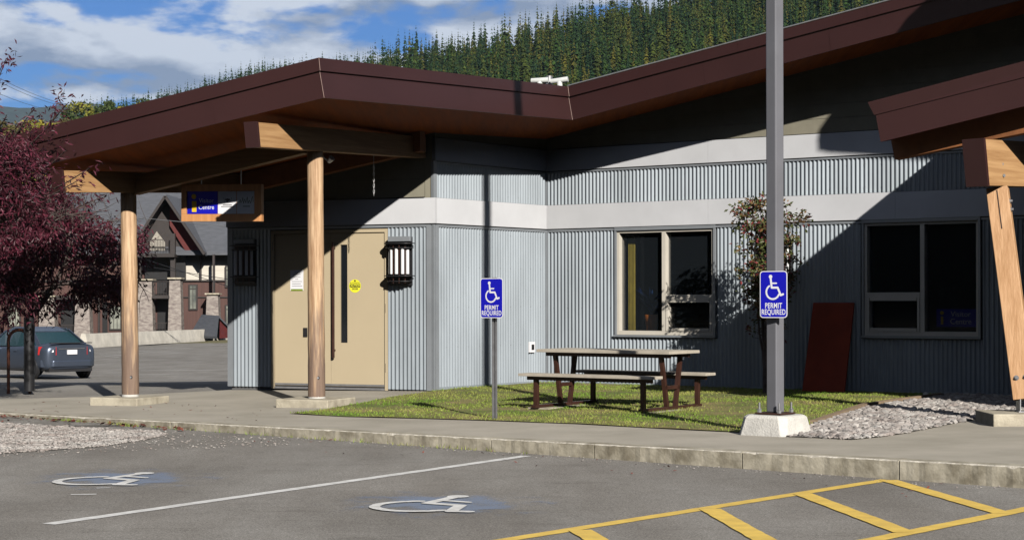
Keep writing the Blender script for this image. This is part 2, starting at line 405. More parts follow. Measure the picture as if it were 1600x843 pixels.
for k, (a, b) in enumerate([((1387, 751.5), (1568, 804)), ((1253, 772.5), (1412, 833)), ((1108, 796), (1213, 856)), ((905, 829), (960, 861))]):
    line_px('yellow_line', a, b, .155, yl, up=.0066+.0005*k)
UP = Vector((.528, .85)).normalized(); RT = Vector((UP.y, -UP.x))
def wheel_mark(px, py, label):
    c = GR(px, py).xy
    road_polys('wheelchair_marking', [[c+(RT*p.x+UP*p.y)*1.12 for p in q] for q in isa_polys()], M_['whitepaint'], .0085, kind='structure')
bm_ = bpy.data.materials.new('worn_blue_paint'); bm_.use_nodes = True; N, L = nodes(bm_); b = N['Principled BSDF']; b.inputs['Roughness'].default_value = .85
t = N.new('ShaderNodeTexCoord'); n = N.new('ShaderNodeTexNoise'); L.new(t.outputs['Object'], n.inputs['Vector']); n.inputs['Scale'].default_value = 70; n.inputs['Detail'].default_value = 4; n.inputs['Roughness'].default_value = .8
ln = N.new('ShaderNodeVectorMath'); ln.operation = 'LENGTH'; L.new(t.outputs['Object'], ln.inputs[0])
nn = N.new('ShaderNodeTexNoise'); L.new(t.outputs['Object'], nn.inputs['Vector']); nn.inputs['Scale'].default_value = 3.2; nn.inputs['Detail'].default_value = 5
e1 = N.new('ShaderNodeMath'); e1.operation = 'MULTIPLY_ADD'; L.new(ln.outputs['Value'], e1.inputs[0]); e1.inputs[1].default_value = -.42; e1.inputs[2].default_value = .36
e2 = N.new('ShaderNodeMath'); e2.operation = 'MULTIPLY_ADD'; L.new(nn.outputs['Fac'], e2.inputs[0]); e2.inputs[1].default_value = .75; L.new(e1.outputs[0], e2.inputs[2])
e3 = N.new('ShaderNodeMath'); e3.operation = 'SUBTRACT'; L.new(e2.outputs[0], e3.inputs[0]); L.new(n.outputs['Fac'], e3.inputs[1])
e4 = N.new('ShaderNodeMapRange'); L.new(e3.outputs[0], e4.inputs[0]); e4.inputs[1].default_value = -.01; e4.inputs[2].default_value = .07; e4.inputs[4].default_value = .85
b.inputs['Base Color'].default_value = (.27, .35, .50, 1); e4.inputs[4].default_value = .5; L.new(e4.outputs[0], b.inputs['Alpha'])
for px, py, ox in ((182, 747, 0), (683, 787, 0)):
    wheel_mark(px, py, '')
    c = GR(px+6, py-1)
    mb = MB(); mb.face([(-1.0, -1.1, 0), (1.0, -1.1, 0), (1.0, 1.1, 0), (-1.0, 1.1, 0)])
    o = mb.build('worn_blue_marking', bm_, kind='structure'); o.location = (c.x, c.y, ROAD+.0035); o.rotation_euler = (0, 0, math.atan2(RT.y, RT.x))
# faint older paint specks near the left mark
for a, b, wd in (((110, 771), (150, 770.5), .05), ((150, 761), (172, 760.5), .035)):
    line_px('faded_marking', a, b, wd, M_['whitepaint'], up=.0042)
# rear lot lines
def GL(px, py):
    y = 60.
    for _ in range(60): y = .5*y+.5*(EYE-zl(0, y))*F/(py-HY)
    return Vector(((px-800)*y/F, y, zl(0, y)))
rl = [((225, 548), (278, 550)), ((158, 553), (186, 556)), ((272, 536), (362, 537.5)), ((215, 541), (362, 544)), ((215, 546.5), (290, 549)), ((155, 551), (190, 553)), ((300, 533.5), (362, 534)), ((217, 583), (300, 581)), ((220, 576.5), (362, 575.5)), ((150, 592), (175, 591.5))]
for k, (a, b) in enumerate(rl):
    p, q = GL(*a), GL(*b); p.z -= .010; q.z -= .010; w_ = .14
    mb = MB(); nrm = Vector((0, w_, 0))
    pts = [p.lerp(q, i/6) for i in range(7)]
    for i in range(6):
        a4 = [pts[i]-nrm/2, pts[i+1]-nrm/2, pts[i+1]+nrm/2, pts[i]+nrm/2]
        mb.face([(v.x, v.y, zl(0, v.y)-.014) for v in a4])
    mb.build('parking_line', M_['whitepaint'], kind='structure')

# lawn -------------------------------------------------------------
gpx = [(452, 645.5), (540, 650.5), (650, 653.5), (760, 657), (900, 662.5), (1050, 671), (1160, 676.5), (1262, 668), (1300, 651), (1350, 636.5), (1400, 629), (1452, 622.5)]
lawn = [G(*p).xy for p in gpx]+[pC(1480)+C.n*.05, WBC+C.n*.05+B.n*.05, WAB+B.n*.05, G(606, 621).xy, G(566, 629).xy, G(548, 632).xy, G(500, 641).xy]
lawn_z = lambda x, y: zg(x, y)+.012+.010*noise.noise((x*2, y*2, 0))
soil = mat('lawn_thatch', (.11, .15, .025), .95, .3, 1.1, col2=(.30, .23, .10), bump=.8, bscale=60, detail=8)
sheet('lawn_ground', lawn, lawn_z, .35, soil, kind='structure')
mb = MB(); rg = random.Random(11)
bx = [p.x for p in lawn]; by = [p.y for p in lawn]; cnt = 0
while cnt < 42000:
    x = rg.uniform(min(bx), max(bx)); y = rg.uniform(min(by), max(by))
    if not inside(lawn, x, y): continue
    dry = noise.noise((x*.9, y*.9, 3))+.35*noise.noise((x*4, y*4, 1))
    if dry > .22 and rg.random() < .8: cnt += 1; continue
    cnt += 1; z = lawn_z(x, y)-.004; h = rg.uniform(.012, .034)*(1-.35*max(0, dry)); a = rg.uniform(0, 6.28); wd = rg.uniform(.003, .006)
    dx, dy = math.cos(a)*wd, math.sin(a)*wd; lx, ly = rg.uniform(-.02, .02), rg.uniform(-.02, .02)
    mb.face([(x-dx, y-dy, z), (x+dx, y+dy, z), (x+lx+dx*.3, y+ly+dy*.3, z+h), (x+lx-dx*.3, y+ly-dy*.3, z+h*.95)])
mb.build('grass', M_['grass'], raw=True, kind='stuff')

# gravel -----------------------------------------------------------
grb = [(1228, 683), (1275, 685), (1330, 688), (1368, 684.5), (1410, 679), (1465, 668), (1500, 661), (1545, 653), (1700, 640)]
gravel = [G(*p).xy for p in grb]+[pC(1760)+C.n*.05, pC(1482)+C.n*.05]+[G(*p).xy for p in ((1455, 623.5), (1403, 630.5), (1352, 638.5), (1302, 653))]
gz = lambda x, y: zg(x, y)+.010
dirt = mat('gravel_bed', (.26, .24, .21), .95, .3, 20, col2=(.10, .09, .08), bump=.8, bscale=90)
sheet('gravel_ground', gravel, gz, .5, dirt, kind='structure')
ico = []
for k in range(6):
    bm = bmesh.new(); bmesh.ops.create_icosphere(bm, subdivisions=1, radius=1)
    for v in bm.verts: v.co *= 1+random.uniform(-.28, .28)
    ico.append(([v.co.copy() for v in bm.verts], [tuple(q.index for q in f.verts) for f in bm.faces])); bm.free()
def stones(poly, zf, n, r0, r1, seed, keep=lambda x, y: True):
    mb = MB(); rr = random.Random(seed); xs = [p[0] for p in poly]; ys = [p[1] for p in poly]; c = 0
    while c < n:
        x = rr.uniform(min(xs), max(xs)); y = rr.uniform(min(ys), max(ys))
        if not inside(poly, x, y) or not keep(x, y): continue
        c += 1; r = r0*(r1/r0)**(rr.random()**1.7); vs, fs = ico[rr.randrange(6)]
        Q = Matrix.Rotation(rr.uniform(0, 6.28), 3, 'Z') @ Matrix.Rotation(rr.uniform(-.5, .5), 3, 'X') @ Matrix.Diagonal((1.25, .9, .62))
        z = zf(x, y)+r*.10
        mb.mesh([Q @ v*r+Vector((x, y, z)) for v in vs], fs)
    return mb
stones(gravel, gz, 6500, .014, .050, 4, lambda x, y: x < 6.8).build('gravel_stones', M_['stone'], raw=True, kind='stuff')
# gravel patch against the kerb on the left
gl = [GR(*p).xy for p in ((-120, 655), (0, 659), (90, 664), (180, 669.5), (246, 672), (262, 677), (228, 686), (150, 697), (60, 703), (0, 707), (-120, 712))]
zr = lambda x, y: ROAD+.006
sheet('gravel_ground', gl, zr, .5, dirt, kind='structure')
stones(gl, zr, 7500, .009, .024, 9).build('gravel_stones', M_['stone'], raw=True, kind='stuff')
gl2 = [GR(*p).xy for p in ((200, 668), (430, 684), (470, 694), (330, 700), (180, 704), (60, 712), (0, 714), (0, 700), (150, 694))]
stones(gl2, zr, 420, .006, .014, 19).build('loose_gravel', M_['stone'], raw=True, kind='stuff')
gl3 = [kp(.3, -.02), kp(1.15, -.02), kp(1.15, -.35), kp(.3, -.3)]
stones([(p.x, p.y) for p in gl3], zr, 260, .004, .010, 29).build('loose_gravel', M_['stone'], raw=True, kind='stuff')
# fallen leaves
lm = mat('dry_leaf', (.20, .055, .035), .7, .3, 5, col2=(.10, .03, .02), island=.4)
mb = MB(); rr = random.Random(8)
def leaf_at(mb, x, y, z, r):
    a = rr.uniform(0, 6.28); d = Vector((math.cos(a), math.sin(a), rr.uniform(-.1, .5))); e = Vector((-math.sin(a), math.cos(a), rr.uniform(-.4, .4)))
    o = Vector((x, y, z+.01)); mb.face([o-d*r, o+e*r*.45, o+d*r, o-e*r*.45])
for _ in range(330):
    t = rr.uniform(-.45, .17); q = -abs(rr.gauss(0, .16))-.01
    if rr.random() < .25: q = -rr.uniform(0, 1.6)*max(0, .3-t)*1.3
    p = kp(t, q); leaf_at(mb, p.x, p.y, ROAD+.02, rr.uniform(.02, .05))
for _ in range(60):
    p = kp(rr.uniform(.1, 1.1), rr.uniform(-1.2, -.03)); leaf_at(mb, p.x, p.y, ROAD, rr.uniform(.012, .025))
for _ in range(60):
    p = kp(rr.uniform(-.3, .2), rr.uniform(.2, 2.5)); leaf_at(mb, p.x, p.y, zg(p.x, p.y), rr.uniform(.012, .03))
mb.build('fallen_leaves', lm, raw=True, kind='stuff')
# weeds at the kerb foot
mb = MB()
for _ in range(500):
    t = rr.choice([rr.gauss(.06, .012), rr.gauss(-.03, .02), rr.uniform(.1, .6)]) ; p = kp(t, -abs(rr.gauss(0, .05))-.01); a = rr.uniform(0, 6.28); h = rr.uniform(.02, .06)
    dx, dy = math.cos(a)*.004, math.sin(a)*.004
    mb.face([(p.x-dx, p.y-dy, ROAD), (p.x+dx, p.y+dy, ROAD), (p.x+rr.uniform(-.03, .03), p.y+rr.uniform(-.03, .03), ROAD+h)])
mb.build('weeds', M_['grass'], raw=True, kind='stuff')
# timber edging between lawn and gravel
mb = MB(); ep = [G(*p) for p in ((1270, 664), (1350, 637), (1400, 629.5), (1470, 620.5))]
for a, b in zip(ep[:-1], ep[1:]): mb.bar(a+Vector((0, 0, .015)), b+Vector((0, 0, .015)), .07, .07)
mb.build('garden_edging', mat('edging_timber', (.30, .22, .14), .9, .3, 8, col2=(.2, .14, .09)), label='low weathered timber edging between lawn and gravel bed', cat='edging')

# ================================================================== visitor centre building
bld = empty('visitor_centre', (WA0.x, WA0.y, 0), label='single storey grey corrugated metal building with brown sloping roof and wooden posts', cat='building')
def corr(mb, W, u0, u1, z0, z1, off=.03, holes=(), p=.0678, amp=.0125):
    n = int((u1-u0)/(p/8)); cols = []
    for i in range(n+1):
        u = u0+(u1-u0)*i/n; ph = (u % p)/p
        # rounded trapezoid profile: wide rib, narrow valley
        h = math.cos(2*math.pi*ph); h = math.copysign(abs(h)**.75, h); cols.append((u, off+amp*h))
    def strip(za, zb, sel):
        i0 = len(mb.v)
        for u, o in sel: mb.v.append(tuple(W.p(u, za, o))); mb.v.append(tuple(W.p(u, zb, o)))
        for k in range(len(sel)-1):
            mb.f.append((i0+2*k, i0+2*k+2, i0+2*k+3, i0+2*k+1)); mb.m.append(0); mb.sm.append(True)
    cuts = sorted({u0, u1}|{h[0] for h in holes}|{h[1] for h in holes})
    for a, b in zip(cuts[:-1], cuts[1:]):
        sel = [c for c in cols if a-1e-6 <= c[0] <= b+.009]
        hs = [h for h in holes if h[0] <= a+1e-6 and h[1] >= b-1e-6]
        if hs:
            h = hs[0]
            if h[2] > z0+.01: strip(z0, h[2], sel)
            if h[3] < z1-.01: strip(h[3], z1, sel)
        else: strip(z0, z1, sel)
    zs = [z0+.09, z1-.09]+([z0+(z1-z0)*k/4 for k in (1, 2, 3)] if z1-z0 > 1.5 else []); k = 0
    u = math.ceil(u0/p)*p+p*2
    while u < u1-.05:
        for z in zs:
            if not any(h[0]-.02 < u < h[1]+.02 and h[2]-.05 < z < h[3]+.05 for h in holes):
                mb.face([W.p(u-.007, z-.007, off+amp+.003), W.p(u+.007, z-.007, off+amp+.003), W.p(u+.007, z+.007, off+amp+.003), W.p(u-.007, z+.007, off+amp+.003)], 1)
        u += p*4
def wallboard(name, W, u0, u1, z0, z1, holes, o0, o1, m, **kw):
    mb = MB(); us = sorted({u0, u1}|{h[0] for h in holes}|{h[1] for h in holes})
    for a, b in zip(us[:-1], us[1:]):
        hs = [h for h in holes if h[0] <= a+1e-6 and h[1] >= b-1e-6]
        if hs:
            if hs[0][2] > z0: W.slab(mb, a, b, z0, hs[0][2], o0, o1)
            if hs[0][3] < z1: W.slab(mb, a, b, hs[0][3], z1, o0, o1)
        else: W.slab(mb, a, b, z0, z1, o0, o1)
    return mb.build(name, m, bld, **kw)
BB, BT, CT, ST = 2.51, 2.88, 3.43, 3.78    # band bottom/top, upper corrugated top, white strip top
du0, du1 = A.u(425.5), A.u(607.5)
DH = 2.43
dh = [(du0, du1, -.05, DH)]
w1 = (C.u(966), C.u(1117), C.z(966, 520), C.z(1100, 357.5)); w2 = (C.u(1352.5), C.u(1530.5), C.z(1353, 522), C.z(1353, 350))
WZ = -.12
wallm = mat('sheathing', (.10, .10, .10), .9)
wallboard('wall', A, 0.0, A.L, WZ, 3.5, dh, -.22, 0, wallm)
wallboard('wall', B, 0.0, B.L+.02, WZ, 4.05, [], -.22, 0, wallm)
wallboard('wall', C, 0.0, C.L, WZ, 3.9, [w1, w2], -.22, 0, wallm)
for ua, ub in ((.05, du0-.01), (du1+.01, A.L-.06)): mb = MB(); corr(mb, A, ua, ub, .0, BB-.06); mb.build('corrugated_cladding', [M_['corr'], M_['trimgrey']], bld, raw=True)
mb = MB(); corr(mb, B, .07, B.L-.05, .03, BB-.06); mb.build('corrugated_cladding', [M_['corr'], M_['trimgrey']], bld, raw=True)
mb = MB(); corr(mb, B, .03, B.L-.05, BT+.005, CT-.03); mb.build('corrugated_cladding', [M_['corr'], M_['trimgrey']], bld, raw=True)
mb = MB(); corr(mb, C, .03, C.L, BT+.005, CT-.03); mb.build('corrugated_cladding', [M_['corr'], M_['trimgrey']], bld, raw=True)
mb = MB(); corr(mb, C, .06, C.L, .02, BB-.06, holes=[(w1[0]-.06, w1[1]+.06, w1[2]-.07, BB), (w2[0]-.06, w2[1]+.06, w2[2]-.07, BB)]); mb.build('corrugated_cladding', [M_['corr'], M_['trimgrey']], bld, raw=True)
# trims: corner pieces, base flashing, head flashing lines
mb = MB()
A.slab(mb, -.045, .05, 0, BB-.03, .0, .052); A.slab(mb, A.L-.09, A.L+.05, -.01, BB-.03, .0, .050); B.slab(mb, -.05, .075, -.03, BB-.03, .0, .052)
B.slab(mb, -.05, .03, BT, CT, .0, .052); B.slab(mb, B.L-.07, B.L-.035, .0, BB-.03, .0, .05); C.slab(mb, .035, .07, 0, BB-.03, .0, .05)
B.slab(mb, B.L-.05, B.L-.03, BT, CT, .0, .045); C.slab(mb, .03, .05, BT, CT, .0, .045)
A.slab(mb, .051, A.L-.091, BB-.062, BB-.03, .0, .048); B.slab(mb, .076, B.L-.071, BB-.062, BB-.03, .0, .048); C.slab(mb, .071, C.L, BB-.062, BB-.03, .0, .048)
B.slab(mb, .031, B.L-.051, CT-.032, CT-.006, .0, .050); C.slab(mb, .051, C.L, CT-.032, CT-.006, .0, .050)
mb.build('metal_trim', M_['trimgrey'], bld)
mb = MB(); B.slab(mb, -.02, B.L-.04, -.10, .04, .0, .046); C.slab(mb, .06, C.L, -.10, .03, .0, .046); mb.build('base_flashing', M_['corr'], bld)
mb = MB()
for W in (A, B, C): W.slab(mb, (-.06 if W is not C else .04), W.L+(.06 if W is A else -.06 if W is B else 0), BB-.030, BB-.012, .0, .030)
B.slab(mb, 0, B.L-.05, CT-.006, CT+.010, .0, .03); C.slab(mb, .05, C.L, CT-.006, CT+.010, .0, .03)
mb.build('shadow_gap', M_['black'], bld)
# white bands
mb = MB(); A.slab(mb, -.06, A.L+.066, BB-.012, BT, .0, .066); mb.build('white_band', M_['white'], bld)
mb = MB(); B.slab(mb, -.0, B.L-.07, BB-.012, BT, .0, .066); mb.build('white_band', M_['white'], bld)
def boards(name, W, u0, u1, z0, z1, w_, m, o1=.066):
    mb = MB(); u = u0
    while u < u1-.01: W.slab(mb, u, min(u+w_, u1)-.003, z0, z1, .0, o1); u += w_
    mb.build(name, m, bld)
boards('white_band', C, .0, C.L, BB-.012, BT, 3.05, M_['white'])
boards('white_band', C, .0, C.L, CT+.010, ST, 3.05, M_['white'])
boards('white_band', B, -.03, B.L-.067, CT+.010, ST, 2.1, M_['white'])
# lap siding
sid = MB(); z = BT+.004
while z < 3.9:
    A.slab(sid, 1.9, A.L-.13, z, z+.285, 0, .02); z += .29
sid.build('lap_siding', M_['olive'], bld)
mb = MB(); A.slab(mb, 0, 1.896, BT+.004, 3.6, 0, .018); mb.build('siding_panel', M_['olive'], bld); mb = MB(); A.slab(mb, A.L-.12, A.L+.045, BT+.004, 4.0, 0, .030); mb.build('siding_panel', M_['olive'], bld)
sid = MB(); z = ST+.014
topC = lambda u: 4.06+.2165*u      # line where the soffit meets wall C
while z < 6.4:
    ua = max(0, (z+.205-4.06)/.2165); ub = max(0, (z-4.06)/.2165)
    if ua < C.L: C.slab(sid, ua, C.L, z, z+.205, -.02, .03)
    if ua > ub: sid.hexa([C.p(ub, z, .03), C.p(ua, z, .03), C.p(ua, z, -.02), C.p(ub, z, -.02)], [C.p(ua-.01, z+.204, .03), C.p(ua, z+.205, .03), C.p(ua, z+.205, -.02), C.p(ua-.01, z+.204, -.02)])
    if z < 4.1: B.slab(sid, 0, B.L-.03, z, min(z+.205, 4.0), 0, .03)
    z += .21
sid.build('lap_siding', M_['olive'], bld)
mb = MB(); A.slab(mb, 0, A.L-.12, BT-.002, BT+.016, .0, .072); mb.build('drip_edge', M_['black'], bld)

# dark room behind the windows
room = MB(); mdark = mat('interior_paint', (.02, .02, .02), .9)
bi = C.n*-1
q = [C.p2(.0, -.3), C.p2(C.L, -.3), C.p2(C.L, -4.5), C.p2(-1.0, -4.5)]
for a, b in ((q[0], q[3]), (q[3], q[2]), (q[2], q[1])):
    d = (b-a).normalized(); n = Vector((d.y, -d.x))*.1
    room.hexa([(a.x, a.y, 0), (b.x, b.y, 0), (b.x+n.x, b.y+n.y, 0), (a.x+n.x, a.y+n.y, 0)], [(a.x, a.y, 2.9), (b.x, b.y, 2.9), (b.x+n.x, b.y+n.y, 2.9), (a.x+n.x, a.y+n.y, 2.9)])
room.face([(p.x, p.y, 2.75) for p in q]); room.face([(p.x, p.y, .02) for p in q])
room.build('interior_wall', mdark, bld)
# rear and side walls that close the building
mb = MB(); r0 = WA0; r1 = Vector((-3.75, 30.0)); r2 = Vector((.6, 34.5)); r3 = WC1+Vector((3.5, 5))
for a, b, h in ((r0, r1, 3.2), (r1, r2, 3.2), (r2, r3, 3.3)):
    d = (b-a).normalized(); n = Vector((d.y, -d.x))*.2
    mb.hexa([(a.x, a.y, WZ), (b.x, b.y, WZ), (b.x+n.x, b.y+n.y, WZ), (a.x+n.x, a.y+n.y, WZ)], [(a.x, a.y, h), (b.x, b.y, h), (b.x+n.x, b.y+n.y, h), (a.x+n.x, a.y+n.y, h)])
mb.build('rear_wall', M_['olive'], bld)

# windows ----------------------------------------------------------
def window(wh, split, low_side, label):
    u0, u1, z0, z1 = wh; g = .038
    um = u0+(u1-u0)*split
    root = MB()
    C.slab(root, u0-.035, u1+.035, z1, z1+.05, .0, .062, 1)      # head flashing
    C.slab(root, u0-.035, u0-.004, z0-.03, z1, .0, .058, 1); C.slab(root, u1+.004, u1+.035, z0-.03, z1, .0, .058, 1)
    C.slab(root, u0-.045, u1+.045, z0-.06, z0-.028, .0, .085, 1)
    C.slab(root, u0-.003, u0+g, z0-.026, z1-.001, -.12, .03); C.slab(root, u1-g, u1+.003, z0-.026, z1-.001, -.12, .03)
    C.slab(root, u0+g, u1-g, z1-g, z1-.002, -.12, .03); C.slab(root, u0+g, u1-g, z0-.026, z0+g, -.12, .03)
    C.slab(root, um-.032, um+.032, z0+g, z1-g, -.12, .032)
    root_o = root.build('window', [M_['frame'], M_['trimgrey']], bld)
    a, b = (um+.04, u1-g) if low_side == 'R' else (u0+g, um-.04)
    c, d = (u0+g, um-.04) if low_side == 'R' else (um+.04, u1-g)
    zm = z0+(z1-z0)*.345
    mb = MB(); C.slab(mb, a, b, zm-.03, zm+.045, -.11, .026)
    for s in ((a, a+.035, z0+g, zm-.03), (b-.035, b, z0+g, zm-.03), (a+.045, b-.045, z0+g, z0+g+.045), (a+.045, b-.045, zm-.075, zm-.03)): C.slab(mb, *s, -.10, .040)
    mb.build('sash', M_['frame'], root_o)
    gm = bpy.data.materials.get('window_pane')
    if not gm:
        gm = bpy.data.materials.new('window_pane'); gm.use_nodes = True; N, L = nodes(gm); bs = N['Principled BSDF']; bs.inputs['Base Color'].default_value = (.02, .025, .03, 1); bs.inputs['Roughness'].default_value = .03
        bs.inputs['Alpha'].default_value = .3; bs.inputs['Specular IOR Level'].default_value = .25
    for s in ((a+.04, b-.04, z0+g+.04, zm-.07), (a, b, zm+.045, z1-g), (c, d, z0+g, z1-g)):
        mb = MB(); C.slab(mb, *s, -.07, -.062); mb.build('pane', gm, root_o)
    return root_o
window(w1, .49, 'R', '')
window(w2, .515, 'L', '')
# things seen through the left window
mb = MB(); u = C.u(977)
pts = [(u-.045+.013*i, -.17-.02*(i % 2)) for i in range(10)]
for (ua, oa), (ub, ob) in zip(pts[:-1], pts[1:]): mb.face([C.p(ua, .86, oa), C.p(ub, .86, ob), C.p(ub, 2.30, ob), C.p(ua, 2.36, oa)])
mb.build('curtain', mat('yellow_curtain', (.50, .40, .06), .8), label='narrow yellow curtain hanging inside the window left of the picnic table', cat='curtain')
mb = MB(); c = C.p(C.u(1004)-.08, .80, -.40); mb.tube([c, c+Vector((0, 0, .22)), c+Vector((0, 0, .30)), c+Vector((0, 0, .31))], [.075, .10, .11, .10], 14)
pot = empty('potted_plant', c, label='orange pot with green and blue plant behind the left window', cat='plant')
mb.build('pot', mat('orange_pot', (.75, .22, .02), .6), pot)
mb = MB(); rr = random.Random(2)
for k in range(46):
    a = rr.uniform(0, 6.28); l = rr.uniform(.2, .55); d = Vector((math.cos(a)*.3, math.sin(a)*.3, 1)).normalized()*l; s = Vector((-math.sin(a), math.cos(a), 0))*.03
    t0 = c+Vector((0, 0, .28)); mb.face([t0-s*.3, t0+d*.6-s, t0+d+Vector((d.x, d.y, -.05)), t0+d*.6+s, t0+s*.3])
mb.build('foliage', mat('blue_green_leaf', (.02, .10, .16), .5, .3, 5, col2=(.02, .05, .35)), pot)
mb = MB(); C.slab(mb, C.u(985), C.u(1040), .30, .78, -.95, -.25); C.slab(mb, C.u(984), C.u(1041), .78, .795, -.97, -.23); mb.build('cabinet', mat('cabinet_wood', (.25, .12, .05), .6), label='low wooden cabinet inside behind the left window under the pot', cat='cabinet')
sg = empty('window_sign', C.p(C.u(1490), .9, -.12), label='blue information sign standing inside the dark right window', cat='sign')
mb = MB(); C.slab(mb, C.u(1458), C.u(1521), C.z(1490, 512), C.z(1490, 484), -.14, -.125); mb.build('panel', M_['signblue'], sg)
iy = mat('sign_yellow', (.75, .50, .03), .5, .02)
mb = MB(); C.slab(mb, C.u(1465), C.u(1468.5), C.z(1466, 508), C.z(1466, 495.5), -.124, -.119); cc = C.p(C.u(1466.7), C.z(1466, 490), -.1215)
mb.prism([cc+Vector((C.d.x, C.d.y, 0))*.028*math.cos(t*math.pi/7)+Vector((0, 0, .028*math.sin(t*math.pi/7))) for t in range(14)], (C.n.x*.004, C.n.y*.004, 0)); mb.build('information_symbol', iy, sg)
text_mesh('lettering', 'Visitor\nCentre', .11, M_['signwhite'], sg, C.M(C.u(1496), C.z(1496, 498), -.1235), line=.95)

# door --------------------------------------------------------------
dr = MB(); fz = DH
A.slab(dr, du0, du0+.05, -.02, fz, -.12, .04); A.slab(dr, du1-.05, du1, -.02, fz, -.12, .04); A.slab(dr, du0+.05, du1-.05, fz-.05, fz, -.12, .04)
door = dr.build('door', M_['doorpaint'], bld)
mid = A.u(518); a0 = du0+.056; a1 = mid-.002; b0 = mid+.002; b1 = du1-.056
sl = (A.u(532.5), A.u(543.5), A.z(538, 534.5), A.z(538, 381.5))
mb = MB(); A.slab(mb, a0, a1, .03, fz-.056, -.03, .015); lf = mb.build('door_leaf', M_['doorpaint'], door)
mb = MB(); A.slab(mb, b0, sl[0], .03, fz-.056, -.03, .015); A.slab(mb, sl[1], b1, .03, fz-.056, -.03, .015); A.slab(mb, sl[0], sl[1], .03, sl[2], -.03, .015); A.slab(mb, sl[0], sl[1], sl[3], fz-.056, -.03, .015)
rf = mb.build('door_leaf', M_['doorpaint'], door)
mb = MB(); A.slab(mb, sl[0], sl[1], sl[2], sl[3], -.02, -.01); mb.build('vision_pane', M_['glass'], door)
mb = MB(); A.slab(mb, a0, b1, .035, .065, .0155, .020); A.slab(mb, du0, du1, -.02, .012, -.12, .03, 0); mb.build('kick_strip', M_['galv'], door)
mb = MB(); A.slab(mb, a0, b1, .012, .030, -.03, .01); mb.build('sweep', M_['black'], door)
mb = MB(); hu = A.u(524); A.slab(mb, hu-.018, hu+.018, A.z(522, 558), A.z(522, 378), .055, .085)
for py in (387, 546): A.slab(mb, hu-.012, hu+.012, A.z(522, py)-.015, A.z(522, py)+.015, .0155, .055)
mb.build('handle', M_['brownmetal'], door, bevel=.004)
for px in (428, 604):
    for py in (384, 481, 574):
        mb = MB(); q = A.p(A.u(px), A.z(px, py), .028); mb.tube([q-Vector((0, 0, .07)), q+Vector((0, 0, .07))], .013, 8); mb.build('hinge', M_['black'], door)
mb = MB(); A.slab(mb, A.u(475), A.u(481), A.z(478, 525), A.z(478, 511), .0155, .03); mb.build('lock', M_['black'], door)
# papers on the door
nt_ = empty('notice', A.p(A.u(464), A.z(464, 437), .016), label='white paper notice with green foot taped to the left door leaf', cat='notice')
mb = MB(); A.slab(mb, A.u(454.5), A.u(475), A.z(464, 453), A.z(464, 421), .0155, .0175); mb.build('paper', M_['signwhite'], nt_)
mb = MB(); A.slab(mb, A.u(455.5), A.u(474), A.z(464, 453.5), A.z(464, 450.5), .018, .019); mb.build('green_strip', mat('green_ink', (.20, .28, .03), .6), nt_)
mb = MB()
for k, (x0, x1) in enumerate(((461, 470), (458, 471), (459, 470.5), (462, 467), (457, 473), (457, 471), (457, 473))):
    y = 424+k*3.6; A.slab(mb, A.u(x0), A.u(x1), A.z(464, y+.9), A.z(464, y), .0176, .0181)
mb.build('text_lines', mat('grey_ink', (.25, .25, .28), .7), nt_)
st = empty('caution_sticker', A.p(A.u(555.5), A.z(555, 446), .016), label='round yellow caution sticker on the right door leaf', cat='sticker')
cc = A.p(A.u(555.5), A.z(555, 446), .0156); ud = Vector((A.d.x, A.d.y, 0)); nd = Vector((A.n.x, A.n.y, 0)); up = Vector((0, 0, 1))
mb = MB(); mb.prism([cc+ud*.102*math.cos(t*math.pi/16)+up*.102*math.sin(t*math.pi/16) for t in range(32)], nd*.002); mb.build('disc', mat('sticker_yellow', (.80, .78, .04), .5, .02), st)
mb = MB(); A.slab(mb, A.u(555.5)-.09, A.u(555.5)+.09, cc.z-.022, cc.z+.026, .018, .0188); mb.build('bar', M_['black'], st)
text_mesh('lettering', 'CAUTION', .046, bpy.data.materials['sticker_yellow'], st, A.M(A.u(555.5), cc.z+.002, .0195), bold=.001)
text_mesh('lettering', 'AUTOMATIC', .030, M_['black'], st, A.M(A.u(555.5), cc.z+.044, .0185))
text_mesh('lettering', 'DOOR', .034, M_['black'], st, A.M(A.u(555.5), cc.z-.046, .0185), bold=.001)
mb = MB(); q = cc+nd*.0022+up*.08; mb.prism([q+up*.022, q-up*.012-ud*.02, q-up*.012+ud*.02], nd*.001); mb.build('triangle', M_['black'], st)

# wall lamps ---------------------------------------------------------
def wall_lamp():
    r = empty('wall_lamp', (0, 0, 0))
    mb = MB(); mb.box(-.185, .185, -.035, 0, -.36, .37); mb.build('back_plate', M_['black'], r)
    mb = MB(); mb.box(-.185, .185, -.10, -.036, .30, .375); mb.build('hood', M_['trimgrey'], r, bevel=.004)
    W_ = .245
    for z0, k in ((.262, 1.0), (.195, .9), (-.225, 1.0), (-.305, .82)):
        mb = MB(); mb.prism([(W_*k*math.cos(a), -.036-.20*k*math.sin(a)**.6 if 0 < math.sin(a) else -.036, z0) for a in [math.pi*i/14 for i in range(15)]], (0, 0, .014)); mb.build('plate', M_['black'], r)
    for i, a in enumerate((160, 126, 90, 54, 20)):
        x, y = .155*math.cos(R(a)), -.052-.125*math.sin(R(a))
        mb = MB(); mb.tube([(x, y, -.19), (x, y, .19)], .026, 12); mb.build('tube', M_['lampglass'], r)
    mb = MB()
    for a in (143, 108, 72, 37):
        x, y = .158*math.cos(R(a)), -.058-.13*math.sin(R(a)); mb = MB(); mb.box(x-.006, x+.006, y-.006, y+.006, -.33, .262); mb.build('bar', M_['brownmetal'], r)
    return r
wl = wall_lamp()
